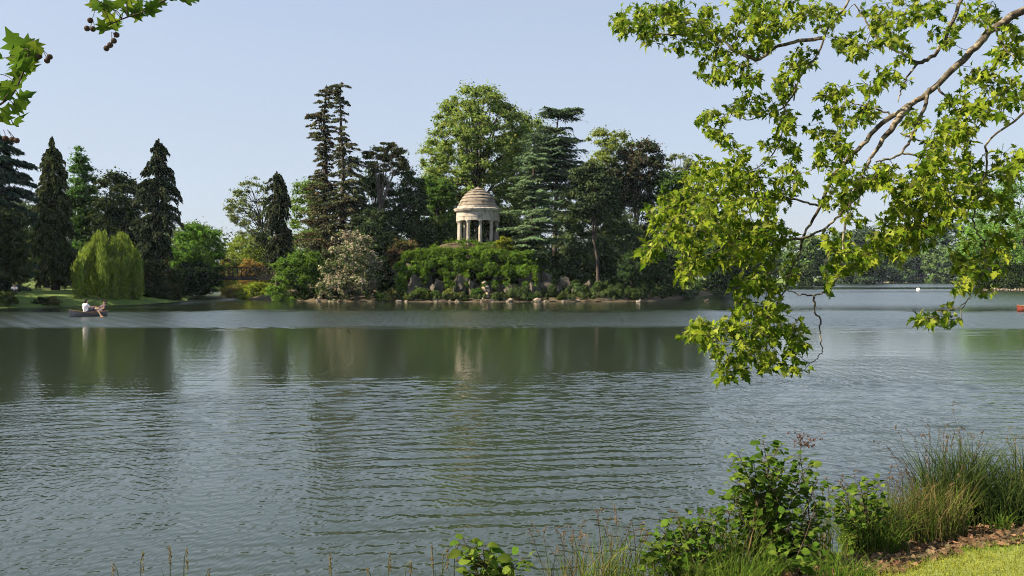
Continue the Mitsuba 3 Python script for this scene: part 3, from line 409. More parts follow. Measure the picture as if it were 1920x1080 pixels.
wood('undergrowth', 'low mixed plants along the island waterline', -27, 22, 84.8, 90, .25, .8, 420, 26000, 0.17, (0.045, 0.066, 0.022), 0.12)
wood('undergrowth', 'low plants along the waterline at the island tip', 6, 25, 85.5, 108, .25, .9, 420, 14000, 0.18, (0.045, 0.066, 0.022), 0.1)
wood('undergrowth', 'dark undergrowth between the trees of the island', -26, 22, 97, 140, 3.0, 6.0, 120, 40000, 0.42, (0.034, 0.054, 0.020))

# ---------------------------------------------------------------- temple
TX, TY, TZ = -3.86, 97.0, 5.25
t = thing('rotunda_temple', 'round stone temple with stepped dome on a ring of columns above the ivy', 'temple')
part(t, 'step', lathe([(0, TZ - 1.2), (3.0, TZ - 1.2), (3.0, TZ + 0.12), (0, TZ + 0.12)], 48, (TX, TY, 0)), 'stone', smooth=30)
part(t, 'step', lathe([(0, TZ + 0.12), (2.68, TZ + 0.12), (2.68, TZ + 0.28), (0, TZ + 0.28)], 48, (TX, TY, 0)), 'stone', smooth=30)
for k in range(10):
    a = math.radians(-90 + 9 + 36 * k); c = (TX + 2.2 * math.cos(a), TY + 2.2 * math.sin(a), 0); b = TZ + 0.28
    sh = [(0, b + 0.22), (0.205, b + 0.22), (0.208, b + 1.2), (0.195, b + 2.2), (0.172, b + 3.02), (0, b + 3.02)]
    ck = part(t, 'column', lathe(sh, 16, c), 'stone', smooth=30)
    part(ck, 'base', lathe([(0, b), (0.33, b), (0.33, b + 0.09), (0.28, b + 0.12), (0.29, b + 0.17), (0.24, b + 0.22), (0, b + 0.22)], 16, c), 'stone', smooth=30)
    part(ck, 'capital', lathe([(0, b + 3.02), (0.2, b + 3.02), (0.22, b + 3.1), (0.29, b + 3.2), (0.32, b + 3.22), (0.32, b + 3.3), (0, b + 3.3)], 16, c), 'stone', smooth=30)
z = TZ + 3.58
part(t, 'architrave', lathe([(1.9, z), (2.46, z), (2.46, z + 0.42), (2.5, z + 0.44), (2.5, z + 0.5), (1.9, z + 0.5), (1.9, z)], 64, (TX, TY, 0)), 'stone', smooth=30)
part(t, 'frieze', lathe([(1.9, z + 0.5), (2.44, z + 0.5), (2.44, z + 0.95), (1.9, z + 0.95), (1.9, z + 0.5)], 64, (TX, TY, 0)), 'stone', smooth=30)
part(t, 'cornice', lathe([(0, z + 0.95), (2.5, z + 0.95), (2.56, z + 1.03), (2.68, z + 1.08), (2.72, z + 1.2), (2.76, z + 1.24), (2.76, z + 1.34), (2.5, z + 1.42), (0, z + 1.42)], 64, (TX, TY, 0)), 'stone', smooth=30)
part(t, 'attic', lathe([(0, z + 1.42), (2.34, z + 1.42), (2.34, z + 1.66), (0, z + 1.66)], 64, (TX, TY, 0)), 'stone', smooth=30)
zb = z + 1.66; rs = [2.24, 2.06, 1.84, 1.55, 1.22, 0.84, 0.42]; hs = [0.42, 0.40, 0.37, 0.33, 0.28, 0.23]
for k in range(6):
    r0, r1 = rs[k], rs[k + 1]
    part(t, 'roof_ring', lathe([(0, zb - 0.02), (r0 - 0.05, zb - 0.02), (r0 - 0.05, zb + 0.05), (r0 + 0.005, zb + 0.055), (r0 - 0.005, zb + 0.12), (r0 * .3 + r1 * .7, zb + hs[k] - 0.05), (r1 - 0.02, zb + hs[k]), (0, zb + hs[k])], 56, (TX, TY, 0)), 'roof_stone', smooth=35)
    zb += hs[k]
part(t, 'finial', lathe([(0, zb), (0.42, zb), (0.3, zb + 0.08), (0.12, zb + 0.14), (0.1, zb + 0.24), (0, zb + 0.27)], 24, (TX, TY, 0)), 'roof_stone', smooth=40)

# ---------------------------------------------------------------- grotto: rocks, ivy, stones at the water
key = thing('grotto', 'grey rock grotto with dark caves under the ivy below the temple', 'rocks'); r = R('grotto')
def rk(px, pyt, pyb, w, Y, mat='rock', d=1.0):
    a, b = P(px, pyt, Y), P(px, pyb, Y); h = (a[2] - b[2]) / 2
    part(key, 'rock', rock(r, (a + b) / 2, (w / F * Y / 2 * 1.2, d, h * 1.0), 2, 0.9), mat, smooth=25)
for a in [(690 + 0, 540, 566, 20, 90), (1030, 522, 566, 46, 88.6), (1075, 530, 566, 54, 90), (1110, 540, 566, 50, 91.5), (785, 518, 566, 50, 88.6), (840, 522, 566, 54, 89), (890, 520, 566, 50, 89.2), (950, 525, 566, 56, 89), (1005, 528, 566, 50, 88.6), (752, 505, 566, 26, 88.5), (775, 512, 562, 22, 87.6), (800, 505, 545, 26, 89.5), (768, 528, 566, 16, 87.2), (822, 515, 564, 24, 88.3), (810, 520, 566, 12, 87.4), (864, 512, 564, 30, 88.0), (852, 525, 566, 12, 87.2), (882, 520, 564, 14, 87.8), (937, 505, 564, 30, 88.8), (955, 530, 566, 20, 87.6), (990, 500, 560, 36, 89.0), (1000, 525, 566, 26, 87.5), (1022, 505, 562, 24, 89.5), (1040, 530, 566, 22, 88), (1060, 515, 562, 26, 90), (1083, 535, 566, 26, 89), (1105, 525, 563, 22, 91), (1128, 545, 566, 24, 89.5)]: rk(*a)
for a in [(760, 490, 530, 46, 90.8), (800, 482, 522, 60, 90.8), (850, 480, 522, 64, 90.8), (905, 480, 520, 70, 90.8), (960, 486, 525, 60, 90.8), (1000, 498, 540, 40, 91), (900, 495, 528, 60, 92.5), (830, 495, 530, 70, 92.5), (960, 500, 530, 60, 92.5)]: rk(*a, d=1.6)
key = thing('stacked_stones', 'pale pillar of rough stones standing free in front of the caves', 'stones')
for px, py, w, h in [(911, 559, 18, 12), (914, 551, 14, 12), (908, 543, 15, 13), (913, 537, 11, 9), (908, 530, 9, 9), (916, 545, 9, 10)]:
    part(key, 'stone', rock(r, P(px, py, 86.3), (w / F * 43, 0.4, h / F * 45), 2, 0.6), 'pale_rock', smooth=25)
r = R('stones')
def stone(px, Y, w, h, mat, lab, group):
    k = thing('shore_stone', lab, 'stone', group); c = np.array([(px - 960) / F * Y, Y, h * 0.25]); scene[k] = mikit.ply(rock(r, c, (w, w * .7, h), 1, 0.5), mat, smooth=25)
for px in np.r_[np.linspace(722, 1060, 24) + r.normal(0, 9, 24), 745 + r.normal(0, 9, 5), 820 + r.normal(0, 8, 5), 930 + r.normal(0, 12, 6)]:
    w_ = math.exp(r.normal(-1.55, .45)); stone(px, 85.2 + r.uniform(-.5, .9), w_, w_ * r.uniform(.5, .9), 'pale_rock', 'pale stone in the row along the water below the grotto', 'pale stones along the island shore')
for px, w, h, lab in [(1058, .35, .22, 'light stone at the water right of the grotto'), (1068, .5, .3, 'largest pale stone at the shore right of the grotto'), (1082, .45, .25, 'flat pale stone beside the largest shore stone'), (1112, .6, .16, 'long low stone at the dark shore'), (1140, .42, .34, 'upright pale stone at the shore near the bare pine trunk'), (597, .3, .22, 'single white stone below the bright shrub')]:
    stone(px, 85.6 + (abs(px - 900) / 160) ** 2 * .3, w, h, 'pale_rock', lab, None)
for px in np.linspace(1832, 1935, 26): stone(px + r.normal(0, 1), 158.3 + (1920 - px) * .01, r.uniform(.25, .5), r.uniform(.25, .5), 'pale_rock', 'pale stone in the edging of the right bank', 'edging stones of the right bank')
for px in np.linspace(1590, 1800, 24): stone(px, 428 + r.normal(0, 1), r.uniform(.8, 2.0), r.uniform(.3, .6), 'pale_rock', 'pale stone on the farthest shore', 'stones of the farthest shore')
ik = thing('ivy', 'bright green ivy mound spilling over the grotto rocks', 'ivy'); r = R('ivy'); C, Rr = [], []
for px, py, w in [(752, 502, 26), (768, 482, 28), (790, 477, 30), (815, 478, 32), (840, 478, 32), (865, 479, 32), (890, 481, 32), (915, 484, 34), (940, 482, 34), (965, 484, 34), (990, 488, 30), (760, 515, 24), (780, 502, 30), (805, 498, 30), (835, 495, 32), (860, 500, 30), (890, 500, 32), (920, 505, 30), (950, 508, 30), (980, 508, 28), (752, 530, 18), (845, 522, 24), (830, 508, 24), (870, 515, 24), (905, 518, 22), (935, 520, 22), (755, 545, 14), (1000, 505, 18)] + [(p_, 481 + r.normal(0, 4), r.uniform(18, 34)) for p_ in np.linspace(770, 990, 16)] + [(p_, 478 + r.normal(0, 3), r.uniform(14, 26)) for p_ in np.linspace(800, 985, 16)] + [(r.uniform(745, 1005), r.uniform(475, 525), r.uniform(8, 18)) for _ in range(46)]:
    C.append(P(px, py, 88.3 + max(0, 505 - py) * 0.05 + max(0, 478 - py) * 0.3)); Rr.append(w / F * 45)
C, Rr = np.array(C), np.array(Rr); Rr = Rr * 1.15; n = 44000; i = r.choice(len(C), n, p=Rr ** 2 / (Rr ** 2).sum()); d = rand_dir(r, n)
pos = C[i] + d * (Rr[i] * r.random(n) ** .3)[:, None] * [1, 1, .8]; N = unit(d * .7 + rand_dir(r, n) * .7 + [0, -.2, .4]); L = r.uniform(.14, .34, n)
for px, pyt, pyb in [(745, 520, 560), (750, 515, 556), (757, 520, 548), (840, 510, 552), (846, 512, 548), (852, 510, 543), (836, 512, 540), (905, 515, 545), (875, 510, 535), (950, 510, 535), (985, 510, 540), (1002, 505, 535), (795, 505, 528), (930, 515, 538)]:
    m = 160; t_ = r.random(m); p = P(px, pyt, 87.3) * (1 - t_[:, None]) + P(px + r.uniform(-3, 3), pyb, 87.0) * t_[:, None] + r.normal(0, .16, (m, 3)); pos = np.vstack([pos, p]); N = np.vstack([N, unit(rand_dir(r, m) + [0, -1, .5])]); L = np.r_[L, r.uniform(.12, .28, m)]; i = np.r_[i, r.integers(0, len(C), m)]
cl = np.exp(r.normal(0, .16, (len(C), 1)))[i]
m = 9000; px_, py_ = r.uniform(-12, 5, m), r.uniform(90.0, 95.2, m); p = np.c_[px_, py_, gz(px_, py_) + np.abs(r.normal(0, .2, m))]; pos = np.vstack([pos, p]); N = np.vstack([N, unit(rand_dir(r, m) + [0, -.3, 1.0])]); L = np.r_[L, r.uniform(.12, .26, m)]; cl = np.vstack([cl, np.exp(r.normal(0, .12, (m, 1)))])
keep = meshkit.fbm(pos * [1.1, .6, 1.3], 3, 7) > .41; pos, N, L, cl = pos[keep], N[keep], L[keep], cl[keep]
part(ik, 'leaves', cards(pos, np.cross(N, rand_dir(r, len(pos))) + [0, 0, -.4], N, L, L * .8), 'leaf', kind='stuff', color=tints(r, len(pos), (0.080, 0.150, 0.018), .26, .13) * np.repeat(cl, 4, 0))

# ---------------------------------------------------------------- footbridge
k = thing('footbridge', 'dark footbridge with crossed railings over the channel left of the island', 'bridge'); Y0 = 112.0; x0, x1 = -46.5, -30.0; zd = 2.3
part(k, 'deck', box(((x0 + x1) / 2, Y0 + .8, zd + .28), (x1 - x0, 1.7, .09)), 'iron'); 
for s, yy in ((0, Y0), (1, Y0 + 1.6)):
    part(k, 'beam', box(((x0 + x1) / 2, yy, zd + .02), (x1 - x0, .16, .42)), 'iron'); part(k, 'handrail', box(((x0 + x1) / 2, yy, zd + 1.46), (x1 - x0, .14, .10)), 'iron')
    part(k, 'rail', box(((x0 + x1) / 2, yy, zd + .42), (x1 - x0, .08, .07)), 'iron')
    xs = np.arange(x0 + .15, x1, 1.15)
    for a in xs: part(k, 'post', box((a, yy, zd + .82), (.11, .11, 1.18)), 'iron')
    for a, b in zip(xs[:-1], xs[1:]):
        part(k, 'brace', bar((a + .05, yy - .03, zd + .47), (b - .05, yy - .03, zd + 1.40), .035, .05), 'iron'); part(k, 'brace', bar((a + .05, yy + .03, zd + 1.40), (b - .05, yy + .03, zd + .47), .035, .05), 'iron')
r = R('abut')
for x in (x0 - .6, x1 + .6): part(k, 'abutment', box((x, Y0 + .8, 1.0), (1.6, 2.4, 2.9)), 'rock')
k = thing('mooring_post', 'thin pale post standing in the water below the bridge', 'post'); scene[k] = mikit.ply(lathe([(0, -.4), (.09, -.4), (.085, .5), (.05, .56), (0, .56)], 10, (-33.2, 101.5, 0)), 'pale_rock', smooth=40)

# ---------------------------------------------------------------- people and boats
def hullm(a, ra, b, rb): return Manifold.batch_hull([Manifold.sphere(ra, 14).translate(tuple(a)), Manifold.sphere(rb, 14).translate(tuple(b))])
def solid(bones): 
    m = Manifold()
    for a, ra, b, rb in bones: m = m + hullm(np.asarray(a, float), ra, np.asarray(b, float), rb)
    return m
STAND = dict(pelvis=(0, 0, .95), chest=(0, .0, 1.27), neck=(0, 0, 1.46), head=(0, .02, 1.60), shL=(-.17, 0, 1.40), shR=(.17, 0, 1.40), elL=(-.23, -.03, 1.12), elR=(.23, -.03, 1.12), wrL=(-.22, .06, .88), wrR=(.22, .06, .88), hpL=(-.09, 0, .92), hpR=(.09, 0, .92), knL=(-.10, .03, .50), knR=(.10, .03, .50), anL=(-.10, 0, .08), anR=(.10, 0, .08))
SIT = dict(pelvis=(0, 0, .10), chest=(0, -.05, .42), neck=(0, -.04, .62), head=(0, 0, .76), shL=(-.17, -.04, .56), shR=(.17, -.04, .56), elL=(-.24, .14, .40), elR=(.24, .14, .40), wrL=(-.2, .38, .42), wrR=(.2, .38, .42), hpL=(-.09, .03, .09), hpR=(.09, .03, .09), knL=(-.12, .40, .30), knR=(.12, .40, .30), anL=(-.10, .62, -.08), anR=(.10, .62, -.08))
SKIN = (0.45, 0.28, 0.2); cloth = {}
def cl(c):
    n = f'cloth_{len(cloth)}'
    if c not in cloth: cloth[c] = n; scene[n] = plain(c, .85)
    return cloth[c]
def person(label, at, yaw, J, shirt, legs, hair, group=None, shorts=False):
    k = thing('person', label, 'person', group); J = {a: np.array(b, float) for a, b in J.items()}; c, s = math.cos(yaw), math.sin(yaw); M = np.array([[c, -s, 0], [s, c, 0], [0, 0, 1]])
    def put(name, m, mat): me = m.to_mesh(); part(k, name, (np.array(me.vert_properties[:, :3]) @ M.T + at, np.array(me.tri_verts)), mat, smooth=50)
    B = [(J['pelvis'], .13, J['chest'], .135), (J['chest'], .13, J['neck'] - [0, 0, .06], .09), (J['neck'] - [0, 0, .05], .055, J['head'], .055), (J['head'] - [0, -.02, .045], .07, J['head'] + [0, -.005, .03], .092), (J['head'] + [0, .08, -.01], .018, J['head'] + [0, .10, -.03], .016)]
    for s_ in 'LR':
        sg = -1 if s_ == 'L' else 1; sh, el, wr, hp, kn, an_ = (J[q + s_] for q in ('sh', 'el', 'wr', 'hp', 'kn', 'an'))
        B += [(J['chest'] + [0, 0, .07], .10, sh, .065), (sh, .062, el, .045), (el, .045, wr, .03), (hp, .095, kn, .062), (kn, .062, an_, .04), (an_ - [0, .03, .03], .045, an_ + [0, .15, -.045], .03), (J['head'] + [sg * .088, 0, -.01], .018, J['head'] + [sg * .09, -.01, .02], .02)]
        d = unit(wr - el); side = unit(np.cross(d, [0, 0, 1]) if abs(d[2]) < .9 else np.array([0, 1.0, 0])); pa = wr + d * .09; cu = np.cross(side, d)
        B += [(wr, .028, pa + side * .02, .02), (wr, .028, pa - side * .02, .02)]
        for f, ln in zip((-.03, -.01, .01, .03), (.06, .078, .072, .055)): q = pa + side * f; B += [(q, .010, q + d * ln * .6 + cu * .01, .009), (q + d * ln * .6 + cu * .01, .009, q + d * ln * .9 + cu * .035, .007)]
        B += [(wr + d * .035 + side * .03, .012, wr + d * .075 + side * .06, .010), (wr + d * .075 + side * .06, .010, wr + d * .10 + side * .058 + cu * .02, .008)]
    put('body', solid(B), cl(SKIN))
    S = [(J['pelvis'] + (J['chest'] - J['pelvis']) * .15, .152, J['chest'], .156), (J['chest'], .15, J['neck'] - [0, 0, .09], .10)]
    for s_ in 'LR': S += [(J['chest'] + [0, 0, .07], .12, J['sh' + s_], .085), (J['sh' + s_], .082, J['sh' + s_] * .35 + J['el' + s_] * .65, .068)]
    put('shirt', solid(S), cl(shirt)); L = [(J['pelvis'] + [0, 0, .02], .155, J['hpL'], .12), (J['pelvis'] + [0, 0, .02], .155, J['hpR'], .12)]
    for s_ in 'LR':
        L.append((J['hp' + s_], .115, J['kn' + s_], .083))
        if not shorts: L.append((J['kn' + s_], .083, J['an' + s_] + [0, 0, .05], .07))
        put('shoe', solid([(J['an' + s_] - [0, .035, .035], .055, J['an' + s_] + [0, .16, -.045], .042)]), cl((.03, .028, .025)))
    put('trousers', solid(L), cl(legs)); h = J['head']
    put('hair', solid([(h + [0, -.03, .045], .094, h + [0, -.04, -.02], .088), (h + [0, -.03, .05], .096, h + [0, .035, .07], .07)]), cl(hair))
    return k
def on_ground(px, Y): x = (px - 960) / F * Y; return np.array([x, Y, g1(x, Y)])
person('standing person in pale beige clothes under the spruce on the left bank', on_ground(107, 111), 2.9, {**STAND, 'wrR': (.2, .2, 1.0)}, (.55, .47, .38), (.5, .42, .33), (.05, .035, .025))
person('standing person with pale top and dark trousers left of the beige person', on_ground(97.5, 112), 2.4, {**STAND, 'elL': (-.3, .02, 1.15), 'wrL': (-.16, .16, 1.0)}, (.55, .5, .46), (.03, .03, .035), (.03, .02, .015))
person('person in white top sitting on the grass near the left picture edge', on_ground(27, 76) + [0, 0, .02], 3.5, SIT, (.75, .75, .78), (.03, .03, .04), (.03, .02, .015))
def boat(label, at, yaw, length, beam, mat, inner):
    k = thing('rowing_boat', label, 'boat'); c, s = math.cos(yaw), math.sin(yaw); M = np.array([[c, -s, 0], [s, c, 0], [0, 0, 1]]); A = lambda v: np.asarray(v, float) @ M.T + at
    def shell(t0, off):
        us = np.linspace(-1, 1, 17); vs = np.linspace(-1, 1, 13); V = []
        for u in us:
            w = beam / 2 * (1 - abs(u) ** 2.6 * (0.95 if u < 0 else 0.5)) - off; d = (.30 + .12 * max(0, -u) ** 2) 
            for v in vs: V.append((u * (length / 2 - off), w * math.copysign(abs(v) ** .8, v), -.12 + t0 + (d + .08 * u * u) * abs(v) ** 2.4))
        V = np.array(V); i, j = np.meshgrid(np.arange(16), np.arange(12), indexing='ij'); q = np.stack([i * 13 + j, (i + 1) * 13 + j, (i + 1) * 13 + j + 1, i * 13 + j + 1], -1).reshape(-1, 4)
        return V, np.vstack([q[:, [0, 1, 2]], q[:, [0, 2, 3]]])
    (Vo, f), (Vi, _) = shell(0, 0), shell(.025, .025)
    rim = []; n = len(Vo)
    edge = [i * 13 for i in range(17)] + [16 * 13 + j for j in range(1, 13)] + [i * 13 + 12 for i in range(15, -1, -1)] + list(range(11, 0, -1))
    for a, b in zip(edge, edge[1:] + edge[:1]): rim += [(a, b, b + n), (a, b + n, a + n)]
    part(k, 'hull', (A(np.vstack([Vo, Vi])), np.vstack([f[:, ::-1], f + n, rim])), mat, smooth=50)
    for sg in (0, 12): part(k, 'gunwale', tube(A(Vo[[i * 13 + sg for i in range(17)]] + [0, 0, .01]), .028, 6), inner, smooth=True)
    for u in (-.55, 0.0, .55): v, f2 = box((u * length / 2, 0, .13), (.24, beam * (.82 if abs(u) < .3 else .72), .03)); part(k, 'thwart', (A(v), f2), inner)
    for sg in (-1, 1):
        lock = np.array([.30, sg * beam * .5, .34]); hand = np.array([.42, sg * .16, .50]); tip = lock + (lock - hand) * 2.6; tip[2] = -.02
        part(k, 'oar', tube(A([hand, lock, tip]), .022, 6), inner, smooth=True); part(k, 'oar_blade', (lambda b: (A(b[0]), b[1]))(bar(tip - (tip - lock) * .02, tip + unit(tip - lock) * .45, .14, .02)), inner)
    return k, A
scene['boat_grey'] = plain((.17, .16, .165), .4); scene['boat_wood'] = plain((.32, .17, .07), .5); scene['boat_red'] = plain((.26, .06, .035), .4); scene['white_paint'] = plain((.78, .76, .72), .4)
k, A = boat('grey rowing boat with two people near the left bank', np.array([-26.6, 53.5, .06]), 1.0, 2.4, 1.05, 'boat_grey', 'boat_wood')
yaw = 1.0 - math.pi / 2
person('dark haired rower in white shirt in the grey rowing boat', A([-.12, 0, .10]), yaw, {**SIT, 'wrL': (-.16, .46, .42), 'wrR': (.16, .46, .42)}, (.8, .8, .85), (.04, .04, .06), (.02, .014, .01))
person('passenger with bare arms leaning back in the grey rowing boat', A([.85, 0, .08]), yaw + math.pi, {**SIT, 'chest': (0, -.16, .36), 'neck': (0, -.26, .53), 'head': (0, -.28, .67), 'shL': (-.17, -.2, .47), 'shR': (.17, -.2, .47), 'elL': (-.3, -.02, .34), 'elR': (.3, -.02, .34), 'wrL': (-.16, .14, .22), 'wrR': (.16, .14, .22)}, (.05, .03, .04), (.5, .42, .4), (.05, .02, .012), shorts=True)
k, A = boat('red rowing boat entering at the right picture edge', np.array([37.9, 61.5, .06]), .15, 3.3, 1.2, 'boat_red', 'boat_wood')
person('person in blue shirt rowing the red boat at the right edge', A([-.12, 0, .10]), .15 - math.pi / 2, {**SIT, 'wrL': (-.16, .46, .42), 'wrR': (.16, .46, .42)}, (.12, .16, .3), (.04, .04, .06), (.02, .014, .01))
k = thing('float_buoy', 'white round float on the water before the far shore', 'buoy'); c = np.array([(1722 - 960) / F * 160, 160, 0])
scene[k] = mikit.ply(lathe([(0, -.3), (.3, -.2), (.42, .05), (.40, .25), (.26, .44), (.1, .52), (0, .53)], 20, c), 'white_paint', smooth=50)
for i, px in enumerate((1600, 1618, 1632, 1645)):
    k = thing('moored_boat', ('first', 'second', 'third', 'fourth')[i] + ' from the left of the white boats moored at the farthest shore', 'boat', 'white boats at the farthest shore'); Yb = 405.0; c = np.array([(px - 960) / F * Yb, Yb, 0])
    us = np.linspace(-1, 1, 9); w = .8 * (1 - np.abs(us) ** 3); V = np.vstack([np.stack([us * 2.2, s * w * q, z + .15 * us ** 2], 1) for s, q, z in ((-1, 1, .75), (-1, .6, -.1), (1, .6, -.1), (1, 1, .75))] ) + c
    f = [(a * 9 + i_, a * 9 + i_ + 1, b * 9 + i_ + 1) for a, b in ((0, 1), (1, 2), (2, 3), (3, 0)) for i_ in range(8)] + [(a * 9 + i_, b * 9 + i_ + 1, b * 9 + i_) for a, b in ((0, 1), (1, 2), (2, 3), (3, 0)) for i_ in range(8)]
    part(k, 'hull', (V, np.array(f)), 'white_paint'); part(k, 'cabin', box(c + [.3, 0, 1.0], (1.1, .9, .5)), 'white_paint')
def duck(lab, px, Y, col):
    c = np.array([(px - 960) / F * Y, Y, 0]); k = thing('duck', lab, 'duck')
    m = solid([((-.14, 0, .05), .09, (.1, 0, .06), .11), ((-.26, 0, .12), .02, (-.1, 0, .07), .07), ((.14, 0, .08), .05, (.17, 0, .24), .035), ((.17, 0, .25), .05, (.2, 0, .25), .045), ((.2, 0, .245), .022, (.29, 0, .235), .012)]).to_mesh()
    scene[k] = mikit.ply((np.array(m.vert_properties[:, :3]) + c, np.array(m.tri_verts)), cl(col), smooth=60)
duck('dark duck on the water by the island tip', 1325, 88, (.06, .05, .04)); duck('pale duck near the dark shore of the island', 1197, 84, (.35, .3, .25))
pa = curve([(-66, 113.5), (-60, 112.5), (-55.5, 111.5), (-50, 114)], 40); w_ = .8
pv = np.vstack([np.c_[pa[:, 0], pa[:, 1] - w_, gz(pa[:, 0], pa[:, 1] - w_) + .05], np.c_[pa[:, 0], pa[:, 1] + w_, gz(pa[:, 0], pa[:, 1] + w_) + .05]]); q = np.arange(39)
struct('path', (pv, np.vstack([np.stack([q, q + 1, q + 41], 1), np.stack([q, q + 41, q + 40], 1)])), 'gravel_path', 'pale gravel path crossing the grassy left bank', smooth=True)

# ---------------------------------------------------------------- leaves of the near trees and plants
half = [(-.05, .16), (-.02, .37), (.14, .21), (.40, .49), (.40, .20), (.60, .29), (.68, .13)]
LOBED = np.array([(0, 0)] + half + [(1.0, 0)] + [(x, -y) for x, y in half[::-1]])
half = [(.15, .20), (.40, .36), (.68, .36), (.90, .20)]
OVAL = np.array([(0, 0)] + half + [(1.0, 0)] + [(x, -y) for x, y in half[::-1]])
def leaf_shape(outline, rng):
    o = outline * np.exp(rng.normal(0, .05, outline.shape)); v2 = np.vstack([[(.38, 0)], o]); n = len(o)
    z = -.25 * v2[:, 0] ** 2 * rng.uniform(-.3, 2.4) + .5 * np.abs(v2[:, 1]) * rng.uniform(-.5, 1.3) + .3 * v2[:, 0] * v2[:, 1] * rng.normal(0, 1) + rng.normal(0, .03, n + 1)
    k = np.arange(n); return np.c_[v2, z], np.stack([0 * k, 1 + k, 1 + (k + 1) % n], 1)
def leaf_set(key, name, mats, rng, outline, cols, n_parts, label=None, bsdf='near_leaf'):
    """mats: (n,4,4) placements; the largest seen ones become parts, the rest one mesh"""
    shapes = [leaf_shape(outline, rng) for _ in range(9)]
    pos = mats[:, :3, 3]; dist = np.linalg.norm(pos - [0, 0, CH], axis=1); nz = mats[:, :3, 2]; size = np.linalg.norm(mats[:, :3, 0], axis=1)
    vis = np.abs(((pos - [0, 0, CH]) / dist[:, None] * unit(nz)).sum(1)) * (size / dist) ** 2; px = 960 + pos[:, 0] / pos[:, 1] * F; py = HY - (pos[:, 2] - CH) / pos[:, 1] * F
    vis = np.where((px > 0) & (px < 1920) & (py > 0) & (py < 1080), vis, -1); order = np.argsort(-vis); col = np.array([cols[i] for i in rng.integers(0, len(cols), len(mats))]); sh = rng.integers(0, 9, len(mats))
    dicts = {}
    n_parts = min(n_parts, int((vis > 0).sum()))
    for q in order[:n_parts]:
        c = rng.integers(0, len(cols)); d = dicts.get((sh[q], c))
        if d is None:
            v, f = shapes[sh[q]]; cc = np.array(cols[c % len(cols)]) * math.exp(rng.normal(0, .12)); d = dicts[(sh[q], c)] = mikit.ply((v, f), bsdf, smooth=True, color=np.tile(cc, (len(v), 1)))
        part(key, name, {**d, 'to_world': T(mats[q])}, None)
    rest = order[n_parts:]; ms, cs = [], []
    for s_ in range(9):
        i = rest[sh[rest] == s_]
        if len(i) == 0: continue
        v, f = shapes[s_]; V = np.einsum('kij,nj->kni', mats[i][:, :3, :3], v) + pos[i][:, None]; ms.append((V.reshape(-1, 3), (f[None] + len(v) * np.arange(len(i))[:, None, None]).reshape(-1, 3))); cs.append(np.repeat(col[i] * np.exp(rng.normal(0, .15, (len(i), 1))), len(v), 0))
    if ms: part(key, 'foliage', join(ms), bsdf, kind='stuff', smooth=True, color=np.vstack(cs))
def placements(pos, U, N, s):
    U = unit(U); V = unit(np.cross(N, U)); W = np.cross(U, V); m = np.zeros((len(pos), 4, 4)); s = np.broadcast_to(s, len(pos))[:, None]
    m[:, :3, 0], m[:, :3, 1], m[:, :3, 2], m[:, :3, 3], m[:, 3, 3] = U * s, V * s, W * s, pos, 1; return m

